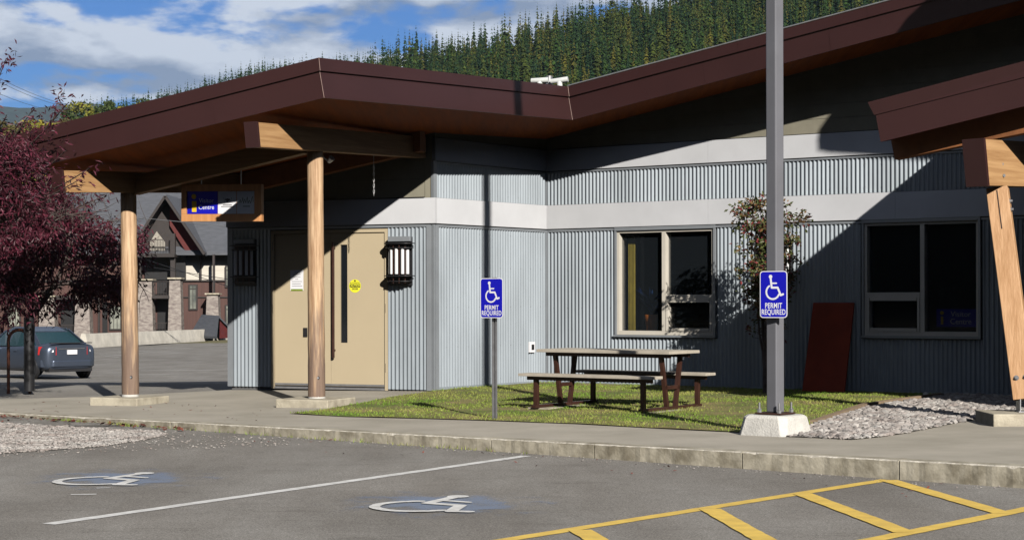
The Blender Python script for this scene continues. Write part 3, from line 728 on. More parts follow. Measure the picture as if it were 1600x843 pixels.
def lamp_to(o, W, px, py, off=.05):
    q = W.p(W.u(px), W.z(px, py), off); o.location = q; o.rotation_euler = (0, 0, math.atan2(W.d.y, W.d.x))
l2 = copy_tree(wl); l3 = copy_tree(wl)
lamp_to(wl, A, 630, 408); tag(wl, 'sunlit wall lamp with five white tubes right of the beige double door', 'wall lamp', 'wall lamps on the metal walls')
lamp_to(l2, A, 388, 410); tag(l2, 'shaded wall lamp with white tubes left of the beige double door', 'wall lamp', 'wall lamps on the metal walls')
lamp_to(l3, C, 1223, 407); tag(l3, 'wall lamp half hidden behind the shrub and grey lamp post', 'wall lamp', 'wall lamps on the metal walls')
# outlet
ob = empty('electrical_outlet', B.p(B.u(826.5), B.z(826, 542), .045), label='small white outdoor electrical outlet on the corrugated wall', cat='outlet')
mb = MB(); u = B.u(826.5); z = B.z(826, 542); B.slab(mb, u-.075, u+.075, z-.085, z+.085, .02, .07); mb.build('cover', M_['signwhite'], ob, bevel=.005)
mb = MB(); B.slab(mb, u-.03, u+.035, z-.04, z+.045, .071, .08); mb.build('socket', M_['black'], ob, bevel=.003)

# roof ---------------------------------------------------------------
s0 = 122.8
def sl_(px): return s0*(px+5930)/(500+5930)     # left eave, parallel to wall A
def sb_(px): return s0*(2733-px)/(2733-500)     # middle eave, parallel to wall B
sV = sb_(889)
def sc_(px): return sV*(px+3155)/(889+3155)     # right eave, parallel to wall C
def lev(l, p0, v, rr_): return [P(l[0], l[1], sl_(l[0])), P(p0[0], p0[1], s0), P(v[0], v[1], sV), P(rr_[0], rr_[1], sc_(rr_[0]))]
Ttop = lev((22, 210), (498, 90), (887, 136), (1750, -91.5))
Tmid = lev((25, 230.7), (500, 110.3), (889, 151.6), (1750, -74))
Tbot = lev((31, 265), (507, 152.3), (895, 187.5), (1750, -39))
ldir = Vector((.39, .92, 0))
def plane_z(a, b, c):
    n = (b-a).cross(c-a); return lambda x, y: a.z-(n.x*(x-a.x)+n.y*(y-a.y))/n.z
z1f = plane_z(Tbot[0], Tbot[1], Tbot[2])
back = [Tbot[0]+ldir*4.6, Vector((-3.9, 31.4, 0)), Vector((.4, 35.5, 0))]
Vb = Tbot[2]+Vector((.45, 7.2, 0)); Vb.z = z1f(Vb.x, Vb.y)
for q in back: q.z = z1f(q.x, q.y)
z2f = plane_z(Tbot[2], Tbot[3], Vb)
Rb = Tbot[3]+Vector((4.0, 6.2, 0)); Rb.z = z2f(Rb.x, Rb.y)
inn = 0.02
roof = MB()
th = .45
bot1 = [Tbot[0], Tbot[1], Tbot[2], Vb, back[2], back[1], back[0]]
upv = lambda p, t: Vector((p.x, p.y, p.z+t))
roof.face([upv(p, .42) for p in [Ttop[0]-Vector((0, 0, .42)), Ttop[1]-Vector((0, 0, .42)), Ttop[2]-Vector((0, 0, .42))]]+[upv(p, .5) for p in (Vb, back[2], back[1], back[0])])
roof.face([Ttop[2], Ttop[3], upv(Rb, .5), upv(Vb, .5)])
for a, b in ((back[0], back[1]), (back[1], back[2]), (back[2], Vb)): roof.face([a, b, upv(b, .5), upv(a, .5)])
roof.face([Vb, Rb, upv(Rb, .5), upv(Vb, .5)])
roof.face([Tbot[0], back[0], upv(back[0], .5), Ttop[0]]); roof.face([Tbot[3], Rb, upv(Rb, .5), Ttop[3]])
ro = roof.build('roof', M_['roof'], bld)
sf = MB(); sf.face([upv(p, .012) for p in bot1]); sf.face([upv(p, .012) for p in (Tbot[2], Tbot[3], Rb, Vb)])
sf.build('soffit', M_['soffit'], bld)
# fascia: main board and overhanging flashing strip, mitred at the corners
mb = MB()
def outv(i, d):
    dirs = [(Tbot[1]-Tbot[0]), (Tbot[2]-Tbot[1]), (Tbot[3]-Tbot[2])]; ns = []
    for q in dirs: q = Vector((q.x, q.y, 0)).normalized(); ns.append(Vector((q.y, -q.x, 0)))
    if i == 0: return ns[0]*d
    if i == 3: return ns[2]*d
    a, b = ns[i-1], ns[i]; h = (a+b).normalized(); return h*(d/h.dot(a))
joints = {0: [.33, .66], 1: [.55], 2: [.28, .52, .76]}
for i in range(3):
    for (lo, hi, d0) in ((Tbot, Tmid, .0), (Tmid, Ttop, .030)):
        a, b, c, d = lo[i]+outv(i, d0), lo[i+1]+outv(i+1, d0), hi[i+1]+outv(i+1, d0), hi[i]+outv(i, d0)
        ts = [0]+(joints[i] if d0 == 0 else [x+.07 for x in joints[i]])+[1]
        for t0, t1 in zip(ts[:-1], ts[1:]):
            e0 = t0+(.0002 if t0 > 0 else 0); e1 = t1-(.0002 if t1 < 1 else 0)
            mb.face([a.lerp(b, e0), a.lerp(b, e1), d.lerp(c, e1), d.lerp(c, e0)])
    a, b = Tmid[i], Tmid[i+1]; mb.face([a, b, b+outv(i+1, .03), a+outv(i, .03)], 1)
    a, b = Ttop[i], Ttop[i+1]; mb.face([a-outv(i, .1), b-outv(i+1, .1), b+outv(i+1, .03), a+outv(i, .03)])
    a, b = Tbot[i], Tbot[i+1]; mb.face([a-outv(i, .03), b-outv(i+1, .03), b, a])
    a, b, c, d = Tbot[i]-outv(i, .012), Tbot[i+1]-outv(i+1, .012), Ttop[i+1]-outv(i+1, .012), Ttop[i]-outv(i, .012); mb.face([a, b, c, d], 1)
fa = mb.build('fascia', [M_['fascia'], M_['fascia_dark']], bld, raw=True)
mb = MB()
for lo, hi, d0 in ((Tbot, Tmid, .006), (Tmid, Ttop, .036)):
    mb.bar(lo[1]+outv(1, d0), hi[1]+outv(1, d0), .012, .006); mb.bar(lo[2]+outv(2, d0), hi[2]+outv(2, d0), .012, .006)
mb.build('corner_seam', mat('seam_metal', (.30, .20, .17), .4), bld)
mb = MB(); mb.tube([Ttop[2]+outv(2, .03)+Vector((0, 0, .012)), Ttop[3]+outv(3, .03)+Vector((0, 0, .012))], .012, 6); mb.build('roof_edge', M_['galv'], bld)
# gutter hooks under valley
# rooftop vents
for px in (844, 875):
    c = P(px, 130, 88); mb = MB(); mb.tube([(-.155, 0, .04), (.155, 0, .055)], [.045, .05], 12); mb.tube([(0, 0, -.7), (0, 0, .03)], .05, 12)
    o = mb.build('roof_vent', mat('vent_white', (.62, .64, .62), .5), None, label='%s white metal vent cap of the pair above the roof valley' % ('left' if px < 860 else 'right'), cat='vent', group='vents above the roof valley'); o.location = c
    o.rotation_euler = (0, R(2 if px < 860 else -3), R(-14))
mb = MB(); c = P(859, 126, 87.5); mb.tube([c-Vector((0, 0, .7)), c+Vector((0, 0, .08))], .06, 10); mb.build('roof_pipe', M_['galv'], None, label='thin grey pipe standing between the two white roof vents', cat='pipe')

# posts and beams of the porch ----------------------------------------
post1 = P(493.5, HY, 114.6).xy; post2 = P(202.5, HY, 109.4).xy
def gnd(p): return zg(p.x, p.y)
def pad(ctr, name, top, a=.44, b=.44, ang=-23, m='pad', parent=bld):
    r = math.atan2(1, 1)*0+R(ang); ux = Vector((math.cos(r), math.sin(r))); uy = Vector((-math.sin(r), math.cos(r))); mb = MB()
    pts = [ctr+ux*sx*a+uy*sy*b for sx, sy in ((-1, -1), (1, -1), (1, 1), (-1, 1))]; zb = min(gnd(p) for p in pts)-.03
    mb.hexa([(p.x, p.y, zb) for p in pts], [(p.x, p.y, top) for p in pts]); return mb.build(name, M_[m], parent, bevel=.012)
for ctr, pxb, pxt, yb, yt, rad_b, rad_t, s_ in ((post1, 494.5, 492.8, 617, 233, .118, .108, 114.6), (post2, 203.5, 201, 610.5, 300, .122, .112, 109.4)):
    zt = gnd(ctr)+.105; b_ = P(pxb, yb, s_); t_ = P(pxt, yt, s_); b_.z = zt+.02; n = 24
    pts = [b_.lerp(t_, i/n) for i in range(n+1)]; rp = random.Random(int(pxb))
    rad = [rad_b+(rad_t-rad_b)*i/n+rp.uniform(-.0025, .0025) for i in range(n+1)]
    mb = MB(); mb.tube(pts, rad, 28); po = mb.build('post', M_['log'], bld)
    mb = MB(); mb.tube([b_-Vector((0, 0, .05)), b_+Vector((0, 0, .012))], [rad_b*1.02, rad_b*1.0], 20); mb.build('grout_collar', M_['footing'], po)
    mb = MB(); k = b_+Vector((.03, -rad_b+.004, .26)); mb.tube([k, k+Vector((0, .006, 0))], [.025, .025], 10); mb.tube([k-Vector((0, .003, 0)), k+Vector((0, .004, 0))], [.014, .014], 8, mi=1); mb.build('bolt_hole', [M_['black'], M_['galv']], po)
    pad(ctr, 'pedestal', zt, .40 if pxb > 300 else .40, .40)
def beam(tip_px, tip_s, post, post_bot, wall_t, bot_tip, m='beam', depth=.34, width=.19, slope_end=None, rise=0.0):
    pass
def glulam(name, a, b, wdt, dep, m, cap=True, lean=.05, parent=bld):   # a,b = centre of bottom edge at tip and far end
    a, b = Vector(a), Vector(b); d = (b-a).normalized(); sd = Vector((d.y, -d.x, 0)).normalized()*wdt/2; upz = Vector((0, 0, 1))
    ah = Vector((d.x, d.y, 0)).normalized()
    mb = MB(); t = a-ah*lean
    mb.hexa([a-sd, a+sd, b+sd, b-sd], [t-sd+upz*dep, t+sd+upz*dep, b+sd+upz*dep, b-sd+upz*dep])
    o = mb.build(name, m, parent)
    if cap:
        mb = MB(); e = ah*.03; o1 = 1.04
        mb.hexa([a-sd*o1-e-upz*.008, a+sd*o1-e-upz*.008, a+sd*o1+e*.3-upz*.008, a-sd*o1+e*.3-upz*.008], [t-sd*o1-e+upz*(dep+.01), t+sd*o1-e+upz*(dep+.01), t+sd*o1+e*.3+upz*(dep+.01), t-sd*o1+e*.3+upz*(dep+.01)])
        mb.build('end_cap', M_['fascia'], o, bevel=.003)
    return o
tip1 = P(397, 229, 121.4); far1 = P(657, 246.5, 104.0)
glulam('beam', tip1, far1, .20, .31, M_['beam'])
tip2 = P(94, 299, 115.6); d1 = far1-tip1; far2 = tip2+d1*.95; far2.z = 3.02
glulam('beam', tip2, far2, .20, .29, M_['beam'])
# purlin joining the posts under the roof
a = P(213, 303, 109.4); b = P(480, 239, 114.3); glulam('beam', a, b, .16, .26, M_['beam'], cap=False, lean=0)
a = P(120, 306, 113); 
# ridge beam near the wall
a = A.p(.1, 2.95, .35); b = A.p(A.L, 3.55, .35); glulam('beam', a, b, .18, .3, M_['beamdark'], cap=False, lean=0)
# hanging visitor sign ------------------------------------------------
sS = 110.9; hs = empty('hanging_sign', P(348, 345, sS), label='wood framed visitor centre sign hanging under the porch beam', cat='sign')
o0 = P(285.5, 345, sS*.993); u1 = P(410.5, 345, sS*1.007)-o0; ux = u1.normalized(); nz = Vector((ux.y, -ux.x, 0)).normalized(); H_ = (345-287)/sS; Wd = u1.length
def sp(px, py, off=0.0): return o0+ux*(px-285.5)/125.0*Wd+Vector((0, 0, (345-py)/58.0*H_))+nz*off
def sbox(mb, x0, x1, y0, y1, o0_, o1_, mi=0): mb.hexa([sp(x0, y1, o1_), sp(x1, y1, o1_), sp(x1, y1, o0_), sp(x0, y1, o0_)], [sp(x0, y0, o1_), sp(x1, y0, o1_), sp(x1, y0, o0_), sp(x0, y0, o0_)], mi)
mb = MB(); sbox(mb, 285.5, 410.5, 287, 297.5, -.04, .04); sbox(mb, 285.5, 410.5, 333.5, 345, -.04, .04); sbox(mb, 285.5, 293.5, 297.5, 333.5, -.04, .04); sbox(mb, 399.5, 410.5, 297.5, 333.5, -.04, .04); sbox(mb, 293.5, 399.5, 297.5, 333.5, -.02, .01)
mb.build('frame', M_['ply'], hs, bevel=.003)
mb = MB(); sbox(mb, 294, 341.5, 298, 333, .0105, .018); mb.build('blue_panel', M_['signblue'], hs)
for x0, x1 in ((342.3, 370.5), (371.8, 399.2)):
    mb = MB(); sbox(mb, x0, x1, 298, 333, .0105, .018); mb.build('white_panel', M_['signwhite'], hs)
mb = MB(); c = sp(304.5, 306, .0185); mb.prism([c+ux*.036*math.cos(t*math.pi/8)+Vector((0, 0, .036*math.sin(t*math.pi/8))) for t in range(16)], nz*.004); sbox(mb, 301.5, 308.5, 313, 330, .0182, .0225)
mb.build('information_symbol', iy, hs)
Ms = lambda px, py: frame_M(sp(px, py, .0195), ux, nz)
text_mesh('lettering', 'Visitor', .085, M_['signwhite'], hs, Ms(324, 312.5)); text_mesh('lettering', 'Centre', .085, M_['signwhite'], hs, Ms(324, 323))
ink = mat('dark_ink', (.03, .03, .035), .6)
mb = MB(); c = sp(357, 312, .0185)
for k, (dx, dz, r) in enumerate(((-.022, .008, .020), (0, .014, .018), (.022, .008, .020), (0, -.012, .018))): mb.prism([c+ux*(dx+r*math.cos(t*.785))+Vector((0, 0, dz+r*.7*math.sin(t*.785))) for t in range(8)], nz*(.001+.0002*k))
for sgn in (-1, 1):
    for t in range(5): q = c+ux*sgn*(.045+.004*t)+Vector((0, 0, -.02+.012*t)); mb.prism([q, q+ux*.006, q+ux*.006+Vector((0, 0, .008)), q+Vector((0, 0, .008))], nz*.001)
for y in (318.6, 321.2): sbox(mb, 350 if y < 320 else 347, 364 if y < 320 else 367, y, y+1.1, .0182, .0192)
mb.build('emblem', ink, hs)
mb = MB(); pl = [(375, 316), (377, 311), (378, 316), (380, 313), (381, 308), (382, 317), (384, 310), (385.5, 316), (388, 307), (389, 317), (391, 312), (393, 317), (395, 309), (396.5, 306), (397, 315)]
for (xa, ya), (xb, yb) in zip(pl[:-1], pl[1:]): mb.bar(sp(xa, ya, .019), sp(xb, yb, .019), .007, .001, up=nz)
sbox(mb, 381, 392, 321, 322, .0182, .0192); mb.build('script_emblem', mat('green_ink_dark', (.06, .09, .04), .6), hs)
for px in (315.5, 377.5):
    mb = MB(); mb.tube([sp(px, 287.2), sp(px, 287.2)+Vector((0, 0, .36 if px > 350 else .24))], .009, 8); mb.build('hanger', M_['galv'], hs)
# chain hanging by the door
ch = MB(); q0 = P(584.5, 303, 108)
for k in range(11):
    z = q0+Vector((0, 0, .042*k)); pts = [z+Vector(((.010*math.cos(t) if k % 2 else 0), (0 if k % 2 else .010*math.cos(t)), .026*math.sin(t))) for t in [2*math.pi*i/10 for i in range(11)]]; ch.tube(pts, .004, 5, cap=False)
ch.tube([q0+Vector((0, 0, .45)), q0+Vector((0, 0, .9))], .003, 5)
ch.build('hanging_chain', mat('pale_chain', (.55, .55, .55), .4, metal=.5), label='short pale chain hanging from the porch ceiling beside the post', cat='chain')
fl = MB(); q = P(514, 252, 113); fl.tube([q, q+Vector((.05, -.05, .05))], [.03, .045], 12); fl.tube([q, q+Vector((-.10, .02, .10))], .012, 8); fl.build('floodlight', M_['galv'], label='small round floodlight beside the top of the right log post', cat='light')

# ================================================================== entrance canopy on the right
can = empty('entrance_canopy', (5.6, 19.6, 0), label='brown flat edged entrance canopy on leaning timber post at the right edge', cat='canopy')
sK = lambda px: 139.5+6*(px-1368)/232.0
FLt, FLm, FLb = P(1359, 161, 139.5), P(1369, 181, 139.5), P(1376.5, 223, 139.5)
FRt, FRm, FRb = P(2300, -84.5, sK(2300)), P(2300, -52, sK(2300)), P(2300, -4.4, sK(2300))
sidev = Vector((2.5, 3.76, .59))*1.15
up3 = lambda a, b: b-a
kt = FLt-FLb
SLb = FLb+sidev; SLm = FLm+sidev; SLt = FLt+sidev; SRb = FRb+sidev*1.0; SRt = FRt+sidev
nf = Vector(((FRb-FLb).x, (FRb-FLb).y, 0)).normalized(); nf = Vector((nf.y, -nf.x, 0)); ns = Vector((-sidev.y, sidev.x, 0)).normalized(); ns = -ns if ns.x > 0 else ns
h_ = (nf+ns).normalized(); cor = h_*(.014/h_.dot(nf)); z0_ = Vector((0, 0, 0))
mb = MB()
mb.face([FLb, FRb, FRm, FLm]); mb.face([FLm+cor, FRm+nf*.014, FRt+nf*.014, FLt+cor]); mb.face([FLm, FRm, FRm+nf*.014, FLm+cor], 1)
mb.face([SLb, FLb, FLm, SLm]); mb.face([SLm+ns*.014, FLm+cor, FLt+cor, SLt+ns*.014]); mb.face([SLm, FLm, FLm+cor, SLm+ns*.014], 1)
mb.build('fascia', [M_['fascia'], M_['fascia_dark']], can, raw=True)
mb = MB(); mb.face([FLt+cor, FRt+nf*.014, SRt, SLt+ns*.014]); mb.face([SLb, SRb, SRt, SLt]); mb.face([FRb, SRb, SRt, FRt]); mb.build('roof', M_['roof'], can, raw=True)
mb = MB(); mb.face([upv(p, .012) for p in (FLb, FRb, SRb, SLb)]); mb.build('soffit', M_['soffit'], can, raw=True)
# deep edge beam set back under the roof
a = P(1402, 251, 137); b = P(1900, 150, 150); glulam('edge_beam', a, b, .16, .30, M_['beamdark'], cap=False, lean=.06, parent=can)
# cantilever beam and leaning post
a = P(1529, 292, 141.5); dK = Vector((.62, .78, 0)).normalized()
b = a+dK*3.4+Vector((0, 0, .12))
bo = glulam('beam', P(1529, 292, 142.4), P(1700, 296, 130), .26, .50, M_['beam'], lean=.09, parent=can)
pb, pt_ = P(1601, 625, 143), P(1559, 296, 140.5)
mb = MB(); d = (pt_-pb).normalized(); wx = Vector((.93, -.37, 0)).normalized(); wx = (wx-d*wx.dot(d)).normalized(); wy = d.cross(wx).normalized()
if wy.y < 0: wy = -wy
hw, hd = .115, .105
mb.hexa([pb-wx*hw-wy*hd, pb+wx*hw-wy*hd, pb+wx*hw+wy*hd, pb-wx*hw+wy*hd], [pt_-wx*hw-wy*hd, pt_+wx*hw-wy*hd, pt_+wx*hw+wy*hd, pt_-wx*hw+wy*hd])
lpost = mb.build('post', mat('leaning_timber', (.60, .36, .19), .6, .15, 3.2, col2=(.44, .24, .11), stretch=(4, 4, .6), bump=.3, bscale=12), can, bevel=.006)
mb = MB()
for f, (ox, side) in ((.10, (-.05, 0)), (.10, (.05, 0)), (.93, (.0, 1)), (.89, (.0, 1))):
    if side: c = pb.lerp(pt_, f)+wx*hw; n_ = wx; c -= wy*.02
    else: c = pb.lerp(pt_, f)-wy*hd+wx*ox; n_ = -wy
    mb = MB(); mb.tube([c, c+n_*.008], [.028, .028], 12); mb.tube([c+n_*.006, c+n_*.03], [.016, .016], 6); mb.build('bolt', M_['galv'], lpost)
mb = MB(); a = P(1552, 302, 141); mb.box(0, 0, 0, 0, 0, 0) if False else None
c = pb.lerp(pt_, .985)-wy*(hd+.001)-wx*.0; mb.bar(c, pb.lerp(pt_, .80)-wy*(hd+.001)-wx*.0, .012, .004, up=wy); mb.build('check_crack', M_['fascia_dark'], lpost)
mb = MB()
for px, py in ((1560, 258), (1563, 276)):
    for dx in (-3, 4):
        c = P(px+dx, py, 141.3); e = Vector((.35, -.93, 0)); mb = MB(); mb.tube([c-e*.05, c+e*.03], [.018, .018], 10); mb.build('bolt', M_['galv'], bo)
zp = zg(pb.x, pb.y)
mb = MB(); c = Vector((pb.x, pb.y, zp)); mb.box(c.x-.075, c.x-.065, c.y-.08, c.y+.08, zp+.14, pb.z+.02); mb.box(c.x+.065, c.x+.075, c.y-.08, c.y+.08, zp+.14, pb.z+.02); mb.box(c.x-.09, c.x+.09, c.y-.09, c.y+.09, zp+.13, zp+.143)
mb.build('base_shoe', M_['galv'], can)
pad(Vector((pb.x+.22, pb.y+.02)), 'pedestal', zp+.13, .66, .38, 0, 'pad', can)
# added off-frame slab, outline shaped to cast the shade on wall and eave
def sunback(p, Y): d = (p.y-Y)/math.cos(R(SUN_AZ)); return Vector((p.x+d*math.sin(R(SUN_AZ)), Y, p.z+d*math.tan(R(SUN_EL))))
def pCw(px, py): q = pC(px)+C.n*.05; return Vector((q.x, q.y, EYE+(HY-py)*q.y/F))
YU = 19.6
ol = [sunback(pCw(px, py), YU) for px, py in ((1500, 252), (1372, 246), (1296, 241.5), (1279, 238), (1278, 220), (1283, 203), (1298, 183), (1322, 164))]+[sunback(P(px, py, sc_(px)), YU) for px, py in ((1398, 58), (1462, 0), (1520, -30))]
ol += [Vector((ol[-1].x+6, YU, ol[-1].z+1.2)), Vector((ol[-1].x+6, YU, ol[0].z-.1))]
mb = MB(); mb.prism(ol, (0, .35, 0)); mb.build('shade_slab', M_['olive'], can)
mb = MB(); xx = max(p.x for p in ol)-.6; mb.bar((xx, YU+.2, -.1), (xx, YU+.2, ol[0].z), .3, .3, up=(0, 1, 0)); mb.build('shade_slab_post', M_['beam'], can)  # added support under the unseen slab

mb = MB(); mb.box(7.3, 7.5, 18.6, 24.0, -.1, 3.3); mb.build('sun_block_wall', M_['olive'], can)  # added out-of-view box that keeps sun off the far right wall
# ================================================================== lamp post
fc = G(1225, 683).xy-KD*.275+KN*.275; fz_ = zg(fc.x, fc.y)
lp = empty('lamp_post', (fc.x, fc.y, fz_), math.atan2(KD.y, KD.x), label='tall square grey lamp post on a white concrete footing', cat='lamp post')
def lbuild(mb, name, m, **kw):
    o = mb.build(name, m, None, **kw); o.parent = lp; return o
mb = MB(); h = .205
ring = lambda r, c, z: [(-r, -r+c, z), (-r+c, -r, z), (r-c, -r, z), (r, -r+c, z), (r, r-c, z), (r-c, r, z), (-r+c, r, z), (-r, r-c, z)]
r0_, r1_, r2_ = ring(.30, .05, -.05), ring(.262, .07, h-.025), ring(.235, .07, h)
mb.mesh(r0_+r1_+r2_, [(i, (i+1) % 8, 8+(i+1) % 8, 8+i) for i in range(8)]+[(8+i, 8+(i+1) % 8, 16+(i+1) % 8, 16+i) for i in range(8)]+[tuple(range(16, 24))])
lbuild(mb, 'footing', M_['footing'], bevel=.008)
mb = MB(); mb.box(-.15, .15, -.15, .15, h+.005, h+.022); lbuild(mb, 'base_plate', M_['brownmetal'])
mb = MB(); mb.box(-.066, .066, -.066, .066, h+.022, 9.2); lbuild(mb, 'pole', M_['polegrey'], bevel=.012).rotation_euler = (0, 0, R(-8))
for sx in (-1, 1):
    for sy in (-1, 1):
        mb = MB(); x, y = .118*sx, .118*sy; mb.tube([(x, y, h+.02), (x, y, h+.125)], .011, 8); mb.tube([(x, y, h+.022), (x, y, h+.05)], .024, 6, sm=False); mb.tube([(x, y, h+.055), (x, y, h+.06)], .028, 8); lbuild(mb, 'anchor_bolt', M_['galv'])
mb = MB(); mb.box(-.05, .05, -1.0, -.066, 9.0, 9.06); mb.box(-.16, .16, -1.55, -.9, 8.97, 9.07); lbuild(mb, 'lamp_head', M_['polegrey'], bevel=.01)

# ================================================================== permit signs
def permit_sign(c, wd, hd, ang):
    """panel with rounded corners; local x right, z up, -y to the viewer"""
    r = empty('permit_sign', c, ang)
    def rr_(w_, h2, rad, y):
        pts = []
        for sx, sz, a0 in ((1, 1, 0), (-1, 1, 90), (-1, -1, 180), (1, -1, 270)):
            for k in range(6): a = R(a0+18*k); pts.append((sx*(w_/2-rad)+rad*math.cos(a), y, sz*(h2/2-rad)+rad*math.sin(a)))
        return pts
    def prt(mb, name, m):
        o = mb.build(name, m, None); o.parent = r; return o
    mb = MB(); mb.prism(rr_(wd, hd, .035, 0), (0, .003, 0)); prt(mb, 'panel', M_['signwhite'])
    mb = MB(); mb.prism(rr_(wd-.018, hd-.018, .028, -.0012), (0, .001, 0)); prt(mb, 'blue_face', M_['signblue'])
    mb = MB(); sc = hd*.52
    for k, q in enumerate(isa_polys()): mb.face([(p.x*sc-.002, -.002-.00006*k, p.y*sc+hd*.155) for p in q])
    prt(mb, 'wheelchair_symbol', M_['signwhite'])
    Mx = lambda x, z: Matrix(((1, 0, 0, x), (0, 0, 1, -.0018), (0, 1, 0, z), (0, 0, 0, 1)))
    Mx = lambda x, z: Matrix.Translation((x, -.0018, z)) @ Matrix.Rotation(R(90), 4, 'X')
    for body, z, sz, xs in (('PERMIT', -hd*.245, .078, .72), ('REQUIRED', -hd*.382, .078, .70)):
        o = text_mesh('lettering', body, sz, M_['signwhite'], None, Mx(0, z), xs=xs*wd/.305, bold=.001, ext=.0004, space=1.06); o.parent = r
    return r
angS = math.atan2(-.545, .838)
gs = G(771, 655.5); ss = F/gs.y
ps = permit_sign(P(770.8, 465.3, ss)+Vector((-.02, -.03, 0)), 35.5/ss/.838, 62/ss, angS)
tag(ps, 'blue wheelchair permit sign on its own thin metal post near the lawn', 'sign', 'blue wheelchair permit signs')
mb = MB(); h = P(771, 433, ss).z-gs.z; w2_ = .036
mb.box(-w2_, -w2_+.026, .020, .024, -.1, h); mb.box(w2_-.026, w2_, .020, .024, -.1, h)
mb.box(-w2_+.022, -w2_+.026, .024, .050, -.1, h); mb.box(w2_-.026, w2_-.022, .024, .050, -.1, h); mb.box(-w2_+.026, w2_-.026, .046, .050, -.1, h)
sp_ = mb.build('sign_post', M_['galv'], None, label='thin galvanised channel post carrying the left blue permit sign', cat='post'); sp_.location = gs; sp_.rotation_euler = (0, 0, angS)
sl2 = F/(fc.y-.12)
ps2 = permit_sign(P(1209.5, 460.5, sl2)+Vector((-.01, -.03, 0)), 39/sl2/.838, 73/sl2, angS)
tag(ps2, 'blue wheelchair permit sign fixed to the tall grey lamp post', 'sign', 'blue wheelchair permit signs')

# ================================================================== picnic table
tc_ = Vector((1.34, 22.9)); tu = Vector((.81, -.59)).normalized(); tz = zg(tc_.x, tc_.y)+.015
pt = empty('picnic_table', (tc_.x, tc_.y, tz), math.atan2(tu.y, tu.x), label='brown steel picnic table with two attached benches on the lawn', cat='picnic table')
def tb(mb, name, m, **kw):
    o = mb.build(name, m, None, **kw); o.parent = pt; return o
H1 = .70; mt_ = M_['tabletop']
mb = MB()
for k in range(5): y0 = -.375+.15*k; mb.box(-1.0, 1.0, y0+.003, y0+.147, H1, H1+.038)
tb(mb, 'table_top', mt_, bevel=.003)
for s in (-1, 1):
    mb = MB()
    for k in range(2): y0 = s*.65-.13+.13*k; mb.box(-1.0, 1.0, y0+.003, y0+.127, .405, .440)
    tb(mb, 'bench', mt_, bevel=.003)
bmtl = M_['brownmetal']
for s in (-1, 1):
    x = .80*s
    for t in (-1, 1):
        mb = MB(); mb.bar((x, .10*t, .02), (x, .23*t, H1-.03), .05, .05); tb(mb, 'leg', bmtl)
        mb = MB(); mb.box(x-.027, x+.027, .655*t-.027, .655*t+.027, .04, .37); tb(mb, 'bench_post', bmtl)
    mb = MB(); mb.box(x-.03, x+.03, -.72, .72, 0, .04); mb.box(x-.025, x+.025, -.17, .17, .255, .30); tb(mb, 'foot_rail', bmtl)
for y0, z0 in ((-.23, H1-.05), (.23, H1-.05), (-.655, .355), (.655, .355)):
    mb = MB(); mb.box(-.93, .93, y0-.025, y0+.025, z0, z0+.049); tb(mb, 'rail', bmtl)
# thin paving slabs the frame stands on
mb = MB()
for x in (-.8, .8): mb.box(x-.16, x+.16, -.62, .80, -.03, .012)
o = mb.build('paving_slab', M_['pad'], None); o.parent = pt; o.location = (0, 0, -.012)

# ================================================================== trees
def branch(mb, a, d, length, r, depth, rr, leafpts, spread=.55, droop=0.0):
    n = 5; pts = [a.copy()]; rad = [r]; dd = d.normalized()
    for i in range(n):
        dd = (dd+Vector((rr.uniform(-1, 1), rr.uniform(-1, 1), rr.uniform(-.6, .8)))*.16+Vector((0, 0, -droop))).normalized()
        pts.append(pts[-1]+dd*length/n); rad.append(r*(1-.13*(i+1)))
    mb.tube(pts, rad, 6 if r > .01 else 4, cap=False)
    if depth == 0:
        for i in range(1, n+1): leafpts.append((pts[i], dd.copy()))
        return
    for k in range(rr.choice((3, 4))):
        t = rr.uniform(.35, 1.0); i = min(n-1, int(t*n)); p = pts[i].lerp(pts[i+1], t*n-i)
        e = Vector((rr.uniform(-1, 1), rr.uniform(-1, 1), rr.uniform(-.7, .7))).normalized()
        branch(mb, p, (dd+e*spread*2).normalized(), length*rr.uniform(.55, .8), r*.55, depth-1, rr, leafpts, spread, droop)
def leaves(mb, pts, per, ln, wd, rr, sp, hang=.3, mi=0):
    for p, d in pts:
        for _ in range(per):
            o = p+Vector((rr.gauss(0, sp), rr.gauss(0, sp), rr.gauss(0, sp)))
            e = (d*.5+Vector((rr.uniform(-1, 1), rr.uniform(-1, 1), rr.uniform(-1, .6)-hang))).normalized(); l = ln*rr.uniform(.6, 1.25)
            s = e.cross(Vector((rr.uniform(-1, 1), rr.uniform(-1, 1), rr.uniform(-1, 1)))).normalized()*wd*rr.uniform(.7, 1.2); nrm = e.cross(s).normalized()*wd*.25
            mb.face([o, o+e*l*.5+s*.5+nrm, o+e*l, o+e*l*.5-s*.5+nrm], mi if isinstance(mi, int) else rr.choice(mi))
bark = mat('bark', (.11, .085, .075), .85, .3, 12, col2=(.05, .035, .03))
plum = mat('plum_leaf', (.088, .014, .027), .5, .2, 3.0, col2=(.038, .007, .013), island=.6, spec=.35)
tb_ = Vector((-8.05, 29.9, -.13))
pl = empty('purple_leaf_tree', tb_, label='small tree with dark purple red leaves at the left edge', cat='tree')
mb = MB(); rr = random.Random(21); lpts = []
mb.tube([(0, 0, 0), (.0, 0, .5), (.03, .02, 1.05), (.01, 0, 1.5)], [.085, .07, .055, .05], 10)
